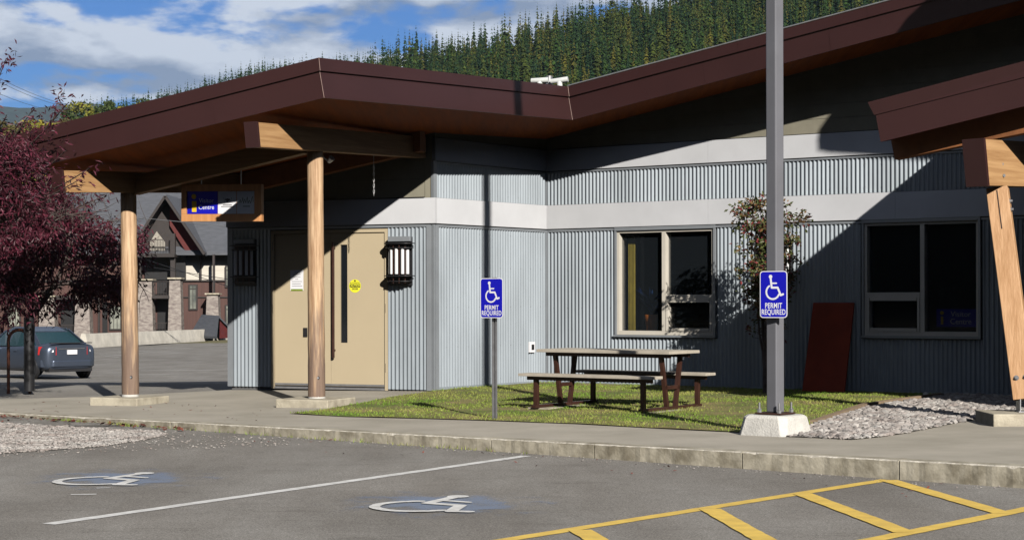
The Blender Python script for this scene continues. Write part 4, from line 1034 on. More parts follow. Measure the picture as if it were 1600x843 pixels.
for k in range(11):
    a = k*2.4+rr.uniform(-.3, .3); el = rr.uniform(.25, 1.3); z = 1.15+.32*(k % 3)*.6
    branch(mb, Vector((.02, 0, z)), Vector((math.cos(a)*math.cos(el), math.sin(a)*math.cos(el), math.sin(el))), rr.uniform(1.25, 1.75), .032, 3, rr, lpts, .5, .03)
lpts = [q for q in lpts if .95 < q[0].z < 3.65 and q[0].x < 1.85+.3*math.sin(q[0].z*4) and not (q[0].x > .6 and q[0].z > 2.75)]
mb.build('trunk', bark, None, raw=True).parent = pl
rr.shuffle(lpts); mb = MB(); leaves(mb, lpts[:5600], 13, .105, .034, rr, .085, .5); 
# feathery top sprays
top = []
mb2 = MB()
for (x0, z0, x1, z1) in ((-.6, 2.9, .05, 3.85), (0, 3.0, .35, 4.35), (.2, 3.0, .62, 4.85), (-.5, 3.2, -.3, 4.35), (-.2, 2.6, 1.1, 3.55), (.4, 3.2, .3, 3.95), (.1, 2.7, .9, 4.3), (.3, 2.6, 1.55, 3.3)):
    a, b = Vector((x0, rr.uniform(-.9, -.2), z0)), Vector((x1, rr.uniform(-1.4, -.4), z1)); pp = [a.lerp(b, i/6)+Vector((rr.uniform(-.03, .03), 0, rr.uniform(-.03, .03))) for i in range(7)]
    mb2.tube(pp, [.014-.0017*i for i in range(7)], 5, cap=False); top += [(p, (b-a).normalized()) for p in pp[3:] for _ in range(3)]
mb2.build('twigs', bark, None, raw=True).parent = pl
leaves(mb, top, 6, .12, .033, rr, .07, .1)
mb.build('crown', plum, None, raw=True).parent = pl
# second tree, nearer, whose trunk stands outside the left edge; its branches reach in before the eave
t2 = empty('neighbouring_tree', Vector((-8.4, 26.0, -.12)), label='nearer plum leaved tree whose sprays cross the left tip of the brown roof', cat='tree')
mb = MB(); lp3 = []; rr = random.Random(31)
mb.tube([(-8.4, 26.0, -.15), (-8.35, 25.9, 1.0), (-8.15, 25.3, 2.3)], [.08, .065, .05], 8)
hub = Vector((-8.2, 25.4, 2.1))
for (px, py, s_) in ((108, 158, 121), (90, 178, 119), (50, 172, 122), (30, 190, 118), (12, 178, 121), (104, 236, 122), (140, 262, 121), (84, 262, 123), (60, 210, 119), (30, 230, 124), (5, 215, 120), (-20, 200, 120), (40, 255, 117), (10, 260, 123), (-15, 245, 121), (62, 290, 119), (20, 300, 121), (-10, 300, 118), (100, 300, 117), (45, 320, 122), (5, 330, 119), (12, 92, 120), (2, 100, 121), (72, 196, 121), (24, 212, 118), (122, 280, 120), (-40, 120, 120), (-60, 180, 118), (-60, 260, 122)):
    e = P(px, py, s_); m1 = hub.lerp(e, .5)+Vector((0, 0, -.12 if py > 150 else .1)); pp = []
    for i in range(9):
        f = i/8; pp.append(hub*(1-f)**2+m1*2*f*(1-f)+e*f*f+Vector((rr.uniform(-.02, .02), 0, rr.uniform(-.02, .02))))
    mb.tube(pp, [.022*(1-.09*i) for i in range(9)], 5, cap=False)
    n0 = 5 if py > 150 and px < 60 else 6
    for p in pp[n0:]:
        for _ in range(3 if (py > 190 and px < 70) else 2): lp3.append((p+Vector((rr.gauss(0, .05), rr.gauss(0, .06), rr.gauss(0, .05))), (e-m1).normalized()))
for _ in range(620):
    px = rr.uniform(-110, 66); py = rr.uniform(205, 330)
    if py < 205+max(0, px)*.5: continue
    lp3.append((P(px, py, rr.uniform(115, 124)), Vector((.7, 0, -.2))))
for k in range(9):
    a_ = math.pi*.35+k*.42; br = []; branch(mb, hub, Vector((math.cos(a_), math.sin(a_), rr.uniform(.2, 1.0))), 1.0, .022, 2, rr, br, .5, .02); lp3 += [q for q in br if q[0].x < -6.9]
mb.build('trunk', bark, t2, raw=True)
mb = MB(); leaves(mb, lp3, 9, .10, .026, rr, .06, .25); mb.build('crown', plum, t2, raw=True)
# bike rack (inverted U) in front of the trunk
mb = MB(); r_ = .17; s_ = 97.5; c = P(29.5, 530, s_); zb = zl(0, c.y)-.05
path = [Vector((c.x-r_, c.y, zb)), Vector((c.x-r_, c.y, c.z))]+[Vector((c.x-r_*math.cos(a), c.y, c.z+r_*math.sin(a))) for a in [math.pi*i/12 for i in range(1, 12)]]+[Vector((c.x+r_, c.y, c.z)), Vector((c.x+r_, c.y, zb))]
mb.tube(path, .026, 12); mb.build('bike_rack', mat('rusty_brown_steel', (.16, .05, .025), .45, .2, 8), label='rusty brown inverted U bike rack in front of the parked car', cat='bike rack')
mb = MB(); q = P(45.5, 604, 98.5); mb.tube([q-Vector((0, 0, .05)), q+Vector((0, 0, 1.12))], .085, 14); mb.build('tree_guard', M_['black'], label='black tube guard around the foot of the purple tree', cat='tree guard')

# shrub by the wall
sb = Vector((395/109.5, F/109.5, 0)); sb.z = zg(sb.x, sb.y)
sh = empty('berry_shrub', sb, label='slim multi stemmed shrub with green and red leaves behind the lamp post', cat='shrub')
mb = MB(); rr = random.Random(5); pts = []
for k in range(7):
    tx = -.27+.10*k+rr.uniform(-.04, .04); ty = rr.uniform(-.2, .2); tz_ = rr.uniform(2.3, 2.72)
    pp = [Vector((tx*f**1.3+rr.uniform(-.015, .015), ty*f, tz_*f)) for f in [i/9 for i in range(10)]]
    mb.tube(pp, [.020-.0018*i for i in range(10)], 6, cap=False)
    for j in range(3, 10):
        for _ in range(6 if j > 4 else 3):
            a = rr.uniform(0, 6.28); l = rr.uniform(.08, .22); e = pp[j]+Vector((math.cos(a)*l, math.sin(a)*l, rr.uniform(0, .12))); mb.tube([pp[j], e], [.005, .003], 4, cap=False); pts.append((e, (e-pp[j]).normalized()))
mb.build('stems', bark, None, raw=True).parent = sh
mb = MB(); g1 = mat('shrub_leaf', (.085, .10, .025), .5, .3, 3, col2=(.045, .055, .018), island=.5); g2 = mat('shrub_red_leaf', (.16, .02, .022), .5, .3, 3, island=.4); g3 = mat('shrub_brown_leaf', (.16, .09, .03), .5, .3, 3, island=.4)
leaves(mb, [q for q in pts if q[0].z > 1.15 or rr.random() < .3], 22, .068, .038, rr, .046, .1, (0, 0, 0, 1, 2, 2, 0)); mb.build('foliage', [g1, g2, g3], None, raw=True).parent = sh

# red board against the wall
mb = MB(); b0_, b1_ = C.u(1276), C.u(1341); t0_, t1_ = C.u(1274), C.u(1337.5)
zb = -.03; zt_ = C.z(1305, 473.5)
q = [C.p(b0_, zb, .50), C.p(b1_, zb, .50), C.p(t1_, zt_, .07), C.p(t0_, zt_, .07)]; n = (q[1]-q[0]).cross(q[3]-q[0]).normalized()*-.03
mb.prism(q, n); mb.build('red_board', M_['redboard'], label='dark red board leaning against the shaded metal wall', cat='board')
# downspout/junction box near the right window and a pale stone on the lawn edge
mb = MB(); vs, fs = ico[0]; c = G(1446, 621.5); mb.mesh([v*.06+c+Vector((0, 0, .03)) for v in vs], fs); mb.build('stone', M_['footing'], label='single pale stone at the back corner of the lawn', cat='stone')

# ================================================================== car
def car():
    r = empty('parked_car', (0, 0, 0), label='blue grey sedan parked in the rear lot seen from behind', cat='car')
    paint = mat('car_paint', (.085, .105, .145), .28, .03, 2, metal=.55); gl = mat('car_glass', (.02, .05, .06), .06, .05, 2, spec=.7)
    red = mat('tail_red', (.45, .02, .02), .2, .05, 5); chrome = mat('chrome', (.6, .6, .62), .2, .05, 5, metal=.9); rub = mat('tyre_rubber', (.02, .02, .02), .8, .1, 5); plas = mat('black_plastic', (.02, .02, .022), .5, .1, 5)
    # +x = forward, origin under the rear bumper centre line
    def part(mb, name, m, parent=r, **kw):
        o = mb.build(name, m, None, **kw); o.parent = parent; return o
    # x, half width, bottom z, shoulder z, deck z
    st = [(0.00, .60, .34, .84, .97), (.04, .78, .28, .88, 1.01), (.18, .85, .25, .92, 1.045), (.45, .88, .23, .93, 1.055), (.80, .89, .22, .93, 1.03), (1.5, .895, .20, .92, .98), (2.4, .895, .20, .90, .97), (3.1, .89, .20, .89, .96), (3.6, .885, .21, .86, .93), (4.1, .86, .23, .80, .86), (4.42, .76, .27, .70, .75), (4.54, .55, .34, .58, .62)]
    vs = []; n = 14
    for x, w_, zb, zs, zd in st:
        half = [(0, zb), (w_*.80, zb), (w_*.96, zb+.07), (w_, zb+.22), (w_*1.0, zs-.14), (w_*.965, zs), (w_*.86, zd-.015), (0, zd+.02)]
        ring_ = [(x, y, z) for y, z in half]+[(x, -y, z) for y, z in half[-2:0:-1]]; vs += ring_
    n = 14; fs = []
    for i in range(len(st)-1):
        for k in range(n): fs.append((i*n+k, i*n+(k+1) % n, (i+1)*n+(k+1) % n, (i+1)*n+k))
    mb = MB(); mb.mesh(vs, fs, 0, True); mb.face(vs[:n]); mb.face(vs[-n:])
    body = part(mb, 'body', paint); md = body.modifiers.new('s', 'SUBSURF'); md.levels = 1; md.render_levels = 2
    # wheel arches cut as dark discs + wheels
    for x in (.78, 3.48):
        for s in (-1, 1):
            mb = MB(); mb.tube([(x, s*.80, .33), (x, s*.905, .33)], [.36, .36], 28); part(mb, 'wheel_arch', plas)
            mb = MB(); mb.tube([(x, s*.72, .315), (x, s*.76, .315), (x, s*.885, .315), (x, s*.915, .315)], [.27, .315, .315, .285], 28); wh = part(mb, 'wheel', rub)
            mb = MB(); mb.tube([(x, s*.90, .315), (x, s*.922, .315)], [.205, .19], 24)
            for k in range(5): a = k*1.2566; mb.bar((x, s*.925, .315), (x+.19*math.cos(a), s*.925, .315+.19*math.sin(a)), .05, .012, up=(0, 1, 0))
            part(mb, 'rim', chrome, wh)
    # greenhouse
    gst = [(.62, .70, 1.03), (1.25, .60, 1.40), (1.75, .58, 1.475), (2.35, .58, 1.47), (2.75, .60, 1.36), (3.45, .70, .97)]
    base = [(.55, .78), (.95, .80), (1.7, .81), (2.4, .81), (3.0, .80), (3.55, .76)]
    mb = MB(); vs = []
    for (x, w_, z), (bx_, bw) in zip(gst, base): vs += [(bx_, bw, .945), (x, w_, z), (x, -w_, z), (bx_, -bw, .945)]
    fs = []
    for i in range(5):
        for k in range(3): fs.append((i*4+k, i*4+k+1, i*4+4+k+1, i*4+4+k))
    fs.append((0, 1, 2, 3)); mb.mesh(vs, fs); cab = part(mb, 'window', gl)
    mb = MB(); up_ = .012
    rf = [(1.16, .585), (1.75, .59), (2.35, .59), (2.80, .58)]; rz = [1.365, 1.49, 1.485, 1.345]
    for i in range(3):
        (xa, wa), (xb, wb) = rf[i], rf[i+1]; mb.hexa([(xa, -wa, rz[i]-.02), (xb, -wb, rz[i+1]-.02), (xb, wb, rz[i+1]-.02), (xa, wa, rz[i]-.02)], [(xa, -wa*.93, rz[i]+up_), (xb, -wb*.93, rz[i+1]+up_), (xb, wb*.93, rz[i+1]+up_), (xa, wa*.93, rz[i]+up_)])
    part(mb, 'roof', paint, bevel=.015)
    for s in (-1, 1):
        mb = MB(); mb.bar((.50, s*.76, .96), (1.20, s*.60, 1.39), .13, .03, up=(0, s, .4)); mb.bar((1.15, s*.80, .95), (1.40, s*.60, 1.42), .22, .025, up=(0, s, .4))
        mb.bar((2.25, s*.81, .95), (2.20, s*.595, 1.46), .09, .025, up=(0, s, .4)); mb.bar((3.42, s*.75, .95), (2.72, s*.60, 1.37), .07, .04, up=(0, s, .4))
        mb.bar((1.2, s*.597, 1.40), (1.8, s*.59, 1.475), .04, .03, up=(0, s, .4)); mb.bar((1.8, s*.59, 1.475), (2.75, s*.60, 1.37), .04, .03, up=(0, s, .4))
        part(mb, 'pillars', paint)
    for s in (-1, 1):
        mb = MB(); mb.hexa([(-.02, s*.50, .70), (.36, s*.90, .71), (.36, s*.84, .71), (.05, s*.48, .70)], [(-.01, s*.50, .94), (.34, s*.885, .955), (.32, s*.83, .94), (.06, s*.48, .93)]); part(mb, 'tail_light', red, bevel=.01)
        mb = MB(); mb.hexa([(-.014, s*.60, .79), (.08, s*.74, .80), (.10, s*.70, .80), (.02, s*.58, .79)], [(-.006, s*.59, .85), (.09, s*.73, .86), (.11, s*.70, .86), (.03, s*.57, .85)]); part(mb, 'reversing_lens', M_['signwhite'])
        mb = MB(); mb.box(1.55, 1.72, s*.895-.012, s*.895+.018, .80, .83); mb.box(2.55, 2.72, s*.895-.012, s*.895+.018, .79, .82); part(mb, 'door_handle', paint, bevel=.006)
        mb = MB(); mb.box(2.9, 3.05, s*.90, s*1.04, .95, 1.08) if s > 0 else mb.box(2.9, 3.05, -1.04, -.90, .95, 1.08); part(mb, 'mirror', paint, bevel=.02)
    mb = MB(); mb.box(-.035, .0, -.16, .16, .72, .85); part(mb, 'number_plate', M_['signwhite'], bevel=.004)
    mb = MB(); mb.box(-.02, .02, -.42, .42, .875, .895); part(mb, 'trim_bar', chrome)
    mb = MB(); mb.box(-.02, .14, -.66, .66, 1.035, 1.06); part(mb, 'spoiler', plas, bevel=.008)
    mb = MB(); mb.hexa([(-.05, -.62, .36), (.25, -.90, .34), (.25, .90, .34), (-.05, .62, .36)], [(-.05, -.60, .56), (.25, -.895, .58), (.25, .895, .58), (-.05, .60, .56)]); part(mb, 'bumper', paint, bevel=.04)
    mb = MB(); mb.box(.05, .3, -.7, .7, .22, .35); part(mb, 'underbody', plas)
    mb = MB(); mb.tube([(1.45, 0, 1.47), (1.25, 0, 1.66)], .006, 5); part(mb, 'antenna', plas)
    return r
cr_ = car(); cs = 54.0
c = P(112, HY, cs); fwd = Vector((-.70, .714)); 
cr_.location = (c.x, c.y, zl(0, c.y)-.02); cr_.rotation_euler = (0, 0, math.atan2(fwd.y, fwd.x))

# ================================================================== rear lot barrier
ba, bb = P(130, 541.5, 24.6), P(352, 527.5, 19.6); ba.z = zl(0, ba.y)-.03; bb.z = zl(0, bb.y)-.03
d = (bb-ba).normalized(); n = Vector((d.y, -d.x, 0)); mb = MB(); k = 0
L_ = (bb-ba).length; mb.mesh([], [])
prof = lambda o, e=0: [o+n*.33, o+n*.30+Vector((0, 0, .2)), o+n*.14+Vector((0, 0, .9-e)), o-n*.14+Vector((0, 0, .9-e)), o-n*.30+Vector((0, 0, .2)), o-n*.33]
rings = [prof(ba), prof(bb-d*1.3), prof(bb-d*.4, .18), prof(bb, .5)]; vs = [p for r in rings for p in r]; fs = [(i*6+k, i*6+k+1, i*6+7+k, i*6+6+k) for i in range(3) for k in range(5)]
mb.mesh(vs, fs); mb.face(rings[0]); mb.face(rings[-1]); mb.build('concrete_barrier', mat('pale_barrier', (.62, .58, .50), .85, .12, 1.5), label='long pale concrete barrier across the far side of the rear lot', cat='barrier')

# ================================================================== lodge
SLG = 17.6
lod = empty('lodge', P(200, 528, SLG), label='large brown timber lodge with grey gabled roofs beyond the rear lot', cat='building')
def LP(px, py, d=0.0): p = P(px, py, SLG); p.y += d; return p
def lbox(mb, x0, x1, y0, y1, d0, d1, mi=0):
    a, b = LP(x0, y1), LP(x1, y0); mb.box(a.x, b.x, a.y+d0, a.y+d1, a.z, b.z, mi)
lb_ = mat('lodge_brown_siding', (.085, .040, .032), .7, .12, 1.2, stretch=(4, 1, .2)); lt = mat('lodge_dark_trim', (.035, .028, .026), .7, .1, 2); lw = mat('lodge_cream_siding', (.60, .56, .48), .7, .1, 2, stretch=(.4, 1, 6))
lr = mat('lodge_shingle', (.105, .11, .125), .75, .2, 1.6, col2=(.075, .08, .09), stretch=(1, 1, 6)); lst = mat('lodge_stone', (.36, .32, .28), .8, .3, 2.2, col2=(.16, .13, .12), stretch=(1, 1, 2.4), bump=.6, bscale=5); lred = mat('lodge_red', (.10, .012, .010), .7, .1, 2); ldk = mat('lodge_recess_shade', (.008, .008, .009), .5, .05, 2)
def lprt(f, name, m, parent=lod, **kw): mb = MB(); f(mb); return mb.build(name, m, parent, **kw)
lprt(lambda m: lbox(m, -170, 440, 436, 560, 0, 14), 'wall', lb_)
lprt(lambda m: lbox(m, 281, 440, 396, 436, .15, 14), 'upper_wall', lw); lprt(lambda m: lbox(m, -170, 280.9, 396, 436, .12, 14), 'upper_wall', lb_)
lprt(lambda m: (lbox(m, -170, 440, 436, 438.5, -.18, 0), lbox(m, -170, 440, 462, 464, -.12, 0)), 'trim', lt)
def roofpl(mb, e0, e1, r0, r1, t=.25):
    mb.hexa([e0, e1, r1, r0], [p+Vector((0, 0, t)) for p in (e0, e1, r1, r0)])
lprt(lambda m: (roofpl(m, LP(-180, 398, -1.6), LP(450, 398, -1.6), LP(-180, 286, 7), LP(450, 286, 7)), roofpl(m, LP(-180, 398, 16), LP(450, 398, 16), LP(-180, 286, 7.02), LP(450, 286, 7.02))), 'roof', lr)
def gable(px, py, lx, ly, rx, ry, d, infill):
    ap, l_, r_ = LP(px, py, d), LP(lx, ly, d), LP(rx, ry, d); bk = Vector((0, 7.5, 0))
    g = MB(); g.hexa([l_, ap, ap+bk, l_+bk], [p+Vector((0, 0, .3)) for p in (l_, ap, ap+bk, l_+bk)]); g.hexa([ap, r_, r_+bk, ap+bk], [p+Vector((0, 0, .3)) for p in (ap, r_, r_+bk, ap+bk)])
    ro_ = g.build('gable_roof', lr, lod)
    g = MB(); up_ = Vector((0, -.12, .1)); g.bar(l_+up_, ap+up_, .22, .42, up=(0, 1, 0)); g.bar(ap+up_, r_+up_, .22, .42, up=(0, 1, 0)); g.build('bargeboard', lt, ro_)
    g = MB(); q = Vector((0, 1.7, -.05)); g.face([l_+q, ap+q, r_+q]); g.build('gable_wall', infill, ro_)
gable(268, 310, 219, 384, 328, 399, -2.6, lt)  # dark infill colour stands in for shade in the set-back gable
gable(112, 310, 52, 398, 192, 398, -2.6, lred)
g = MB(); g.face([LP(270, 322, -1.35), LP(321, 396, -1.35), LP(297, 396, -1.35), LP(270, 352, -1.35)]); g.build('red_gable_panel', lred, lod)
# upper balcony with cream wall behind, lower balconies, stone pillars
def railing(mb, x0, x1, y0, y1, d, step=2.4):
    lbox(mb, x0, x1, y0, y0+1.2, d, d+.1); lbox(mb, x0, x1, y1-1.2, y1, d, d+.1); x = x0
    while x < x1: lbox(mb, x, x+.6, y0, y1, d+.02, d+.07); x += step
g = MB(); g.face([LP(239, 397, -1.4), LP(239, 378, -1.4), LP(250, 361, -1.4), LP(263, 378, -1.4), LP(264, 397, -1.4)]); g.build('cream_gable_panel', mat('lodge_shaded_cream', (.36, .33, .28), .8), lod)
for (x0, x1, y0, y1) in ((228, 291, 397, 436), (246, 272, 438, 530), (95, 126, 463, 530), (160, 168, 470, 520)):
    lprt(lambda m: lbox(m, x0, x1, y0, y1, -.35 if y0 == 397 else -.05, -.02), 'recess_shade_panel', ldk)  # near-black panels paint the shade of balcony openings on the flat wall
lprt(lambda m: lbox(m, 224, 282, 397, 401.5, -2.8, -.4), 'balcony_floor', lt)
lprt(lambda m: railing(m, 236, 276, 374, 397, -2.7), 'balcony_railing', lt)
lprt(lambda m: (lbox(m, 246, 272, 461, 465, -2.4, -.1)), 'balcony_floor', lt)
lprt(lambda m: railing(m, 246, 272, 438, 461, -2.3), 'balcony_railing', lt)
lprt(lambda m: railing(m, 96, 130, 505, 528, -1.3), 'balcony_railing', lt)
lprt(lambda m: railing(m, 246, 278, 502, 526, -1.3), 'balcony_railing', lt)
lprt(lambda m: lbox(m, 90, 132, 460, 466, -2.0, -.1), 'porch_beam', lt)
for x0, x1, y0, y1 in ((71, 95, 462, 536), (126, 149, 458, 536), (223, 246, 437, 536), (270.5, 290, 435, 536), (328, 348, 459, 536), (-20, 4, 462, 536)):
    w_ = 1.5
    def pil(m):
        a, b = LP(x0, y1, -2.2), LP(x1, y0, -2.2); m.hexa([(a.x-.08, a.y-.08, a.z), (b.x+.08, a.y-.08, a.z), (b.x+.08, a.y+1.3, a.z), (a.x-.08, a.y+1.3, a.z)], [(a.x+.08, a.y+.08, b.z), (b.x-.08, a.y+.08, b.z), (b.x-.08, a.y+1.2, b.z), (a.x+.08, a.y+1.2, b.z)])
    pi_ = lprt(pil, 'stone_pillar', lst)
    lprt(lambda m: lbox(m, x0-1, x1+1, y0-2.2, y0, -2.35, -.8), 'capstone', M_['pad'], pi_)
lprt(lambda m: lbox(m, 274, 281, 365, 436, -2.3, -1.8), 'timber_column', lt)
lprt(lambda m: lbox(m, 226, 229, 375, 437, -2.3, -1.8), 'timber_column', lt)
lprt(lambda m: lbox(m, 313, 315, 397, 437, -.3, .1), 'timber_column', lt)
lprt(lambda m: lbox(m, 338, 341, 397, 459, -2.0, -1.6), 'timber_column', lt)
for x0, x1, y0, y1 in ((12, 33, 477, 509), (171, 191, 476, 514), (295, 309, 443, 483), (352, 366, 414, 448), (352, 366, 475, 506), (190, 198, 420, 446)):
    wi = lprt(lambda m: lbox(m, x0, x1, y0, y1, -.16, .0), 'window', lt)
    cols = 3 if x1-x0 > 16 else 2
    def panes(m):
        ww = (x1-x0-4)/cols
        for i in range(cols):
            xa = x0+2+i*ww+.5; lbox(m, xa, xa+ww-1, y0+8, y1-2, -.20, -.165); lbox(m, xa, xa+ww-1, y0+2, y0+6.5, -.20, -.165)
    lprt(panes, 'pane', mat('lodge_pane', (.05, .06, .06), .1, .2, .3, col2=(.35, .36, .30), spec=.8), wi)
lprt(lambda m: lbox(m, 154, 156.5, 438, 530, -.25, -.05), 'downpipe', lt)
# small gabled shelter in front of the lodge
SK = 20.5
kio = empty('small_shelter', P(325, 527, SK), label='small dark shelter with shingled gable roof at the end of the barrier', cat='shelter')
def KP(px, py, d=0.0): p = P(px, py, SK); p.y += d; return p
g = MB(); q = [KP(290, 527, 3), KP(303, 494, 3), KP(342, 496, -1), KP(343, 527, -1.2)]; g.hexa([KP(288, 527, 2), KP(344, 527, -1.5), KP(341, 495, .3), KP(303, 493.5, 3.4)], [p+Vector((0, 0, .15)) for p in (KP(288, 527, 2), KP(344, 527, -1.5), KP(341, 495, .3), KP(303, 493.5, 3.4))])
g.hexa([KP(341, 495, .3), KP(303, 493.5, 3.4), KP(325, 527, 6), KP(366, 527, 2.2)], [p+Vector((0, 0, .15)) for p in (KP(341, 495, .3), KP(303, 493.5, 3.4), KP(325, 527, 6), KP(366, 527, 2.2))]); g.build('roof', lr, kio)
g = MB(); g.face([KP(346, 527, -1.0), KP(342, 500, .4), KP(362, 527, 2.0)]); g.build('gable_wall', lred, kio)
# overhead wires
g = MB()
for (x0, y0, x1, y1) in ((-40, 100, 130, 168), (-40, 106, 125, 170), (-40, 128, 120, 176)):
    a, b = P(x0, y0, 40), P(x1, y1, 28); g2_ = MB(); pts = [a.lerp(b, i/10)-Vector((0, 0, .25*math.sin(math.pi*i/10))) for i in range(11)]; g2_.tube(pts, .009, 5, cap=False)
    g2_.build('overhead_wire', M_['black'], label='%s of the three thin wires crossing the sky at the left' % {100: 'uppermost', 106: 'middle', 128: 'lowest'}[y0], cat='wire', group='wires crossing the sky')
# wire crossing in front of the lodge
for k, (x0, y0, x1, y1) in enumerate(((150, 332, 300, 347), (200, 395, 362, 448), (200, 410, 362, 436))):
    a, b = P(x0, y0, 24), P(x1+60, y1+ (y1-y0)*60/(x1-x0), 22); g2_ = MB(); g2_.tube([a, b], .022, 5, cap=False); g2_.build('overhead_wire', M_['galv'] if k == 0 else M_['black'], label='%s wire strung in front of the brown lodge' % ('uppermost pale', 'steepest dark', 'flatter dark')[k], cat='wire', group='wires before the lodge')

# ================================================================== hills and forest
tipx = [(-400, 192), (-60, 190), (40, 186), (80, 176), (110, 160), (160, 152), (200, 150), (300, 130), (400, 96), (500, 89), (545, 88), (562, 88), (603, 66), (640, 62), (700, 54), (755, 44), (800, 34), (860, 16), (950, -4), (1200, -60), (1500, -140), (2200, -260)]
def interp(t, x):
    if x <= t[0][0]: return t[0][1]
    for (a, b), (c, d) in zip(t[:-1], t[1:]):
        if x <= c: return b+(d-b)*(x-a)/(c-a)
    return t[-1][1]
YN, YF = 640., 980.
def hill_z(px, y):
    hc = (HY-(interp(tipx, px)+46))*YF/F+EYE
    f = (y-YN)/(YF-YN); base = hc*.38
    return base+(hc-base)*min(f, 1.0)-(max(0, f-1)*20) if f > 0 else max(-3, base*(1+1.9*f))
mb = MB(); pxs = [-700+60*i for i in range(60)]; ys = [390, 460, 520, 580, 640, 720, 800, 900, 980, 1080, 1300]
vs = [((px-800)*y/F, y, hill_z(px, y)) for y in ys for px in pxs]; nx = len(pxs)
mb.mesh(vs, [(j*nx+i, j*nx+i+1, (j+1)*nx+i+1, (j+1)*nx+i) for j in range(len(ys)-1) for i in range(nx-1)], 0, True)
hm = mat('forest_floor', (.018, .026, .010), .95, .4, .02, col2=(.009, .013, .006)); mb.build('hill', hm, kind='structure', raw=True)
# far blue ridge
mb = MB(); rr = random.Random(4); lo = []; hi = []
for i in range(90):
    px = -900+30*i; y = 164+6*noise.noise((px*.012, 0, 0))+3*noise.noise((px*.07, 3, 0))-(30*max(0, (px-250)/900)); a = P(px, y, F/8000.); hi.append(a); lo.append(Vector((a.x*.8, 5600, -30)))
mb.mesh(lo+hi, [(i, i+1, 91+i, 90+i) for i in range(89)], 0, True); mb.build('mountain', mat('far_forest', (.030, .045, .030), .95, .3, .01), kind='structure', raw=True)
# unseen ridge ring added behind and beside the camera to cut low skylight
mb = MB(); vs = []; m_ = 40
for i in range(m_+1):
    a = R(62+(360-62*2)*i/m_)      # clockwise from +Y
    sd = abs((math.degrees(a)-(180-SUN_AZ)+180) % 360-180)
    e = 14+min(6, max(0, (sd-14)*.3)); e += 1.5*noise.noise((i*.4, 0, 5))
    for rad_, f in ((260, 0), (420, .45), (700, 1.0)): vs.append((math.sin(a)*rad_, math.cos(a)*rad_, -3+f*(rad_*math.tan(R(e)))))
mb.mesh(vs, [(i*3+k, (i+1)*3+k, (i+1)*3+k+1, i*3+k+1) for i in range(m_) for k in range(2)], 0, True); mb.build('sky_blocking_ridge', hm, kind='structure', raw=True)

def conifer_mesh(mb, o, h, r, rr, layers=12, nb=8, mi=0):
    o = Vector(o); mb.mesh([o+Vector((-.02*h/10, 0, -1)), o+Vector((.02*h/10, 0, -1)), o+Vector((0, 0, h))], [(0, 1, 2)], 1)
    for i in range(layers):
        f = (i+rr.uniform(-.35, .35)*(0 < i < layers-1))/(layers-1); z = h*(.10+.88*f); rad_ = r*(1-f)**.85*(.72+.5*rr.random())+.10
        n_ = max(3, int(nb*(1-.5*f))); a0 = rr.uniform(0, 6.28)
        for k in range(n_):
            a = a0+6.283*k/n_+rr.uniform(-.3, .3); q = rad_*rr.uniform(.45, 1.2); c, s = math.cos(a), math.sin(a); dz = q*rr.uniform(.25, .85)
            wv = q*rr.uniform(.24, .46)+.06; t = Vector((o.x+c*q, o.y+s*q, o.z+z-dz)); m1 = Vector((o.x+c*q*.6, o.y+s*q*.6, o.z+z-dz*.45)); sv = Vector((-s, c, 0))*wv
            mb.face([o+Vector((0, 0, z+.03*h)), m1-sv-Vector((0, 0, dz*.35)), t, m1+sv-Vector((0, 0, dz*.35))], mi)
cmats = [mat('conifer_'+n, c, .7, .3, .6, col2=c2, island=.45, spec=.2) for n, c, c2 in (('deep_green', (.017, .042, .013), (.008, .022, .008)), ('olive_green', (.055, .072, .010), (.026, .038, .008)), ('mid_green', (.032, .062, .010), (.014, .032, .008)), ('autumn_olive', (.095, .088, .012), (.045, .048, .010)))]
tk = mat('conifer_trunk', (.10, .08, .06), .9)
rr = random.Random(17); protos = []
for v in range(8):
    mb = MB(); conifer_mesh(mb, (0, 0, 0), 20, [3.0, 3.5, 3.9, 3.1, 4.3, 2.8, 4.0, 3.3][v], rr, 24, 9)
    me = bpy.data.meshes.new('conifer_tree'); me.from_pydata(mb.v, [], mb.f); me.materials.append(cmats[[0, 1, 2, 0, 3, 2, 1, 0][v]]); me.materials.append(tk); me.polygons.foreach_set('material_index', mb.m); protos.append(me)
roofline = [(-100, 235), (25, 209), (498, 90), (887, 136), (1395, 0), (1480, -20)]
cand = []; rest = []
for _ in range(7600):
    y = YN-60+(YF-YN+60)*rr.random(); px = rr.uniform(100, 1500)
    if _ > 6500: px = rr.uniform(180, 560); y = rr.uniform(880, YF)
    if px < 555 and y < 860: continue
    s = F/y; z = hill_z(px, y); h = rr.uniform(12, 21)*(rr.uniform(.6, 1.3) if px > 560 else rr.uniform(.7, 1.05))
    if px < 555 and rr.random() < .25: continue
    topy = HY-(z+h-EYE)*s; basey = HY-(z-EYE)*s
    if topy > interp(roofline, px)-3 or topy < -90 and basey < -5 or basey < -2:
        if rr.random() < .6: rest.append((y, px, z, h, topy))
        continue
    cand.append((y, px, z, h, topy))
cand.sort(); N_IND = 285
for k, (y, px, z, h, topy) in enumerate(cand[:N_IND]):
    me = protos[rr.choice((0, 1, 2, 3, 4, 5, 6, 7, 1, 4, 2))]; o = bpy.data.objects.new('conifer_tree', me); COL.objects.link(o); o.location = ((px-800)*y/F, y, z); sc = h/20; o.scale = (sc*1.05, sc*1.05, sc); o.rotation_euler = (0, 0, rr.uniform(0, 6.28))
    tag(o, 'dense conifer on the steep wooded hillside behind the building', 'tree', 'conifers on the hillside')
mb = MB()
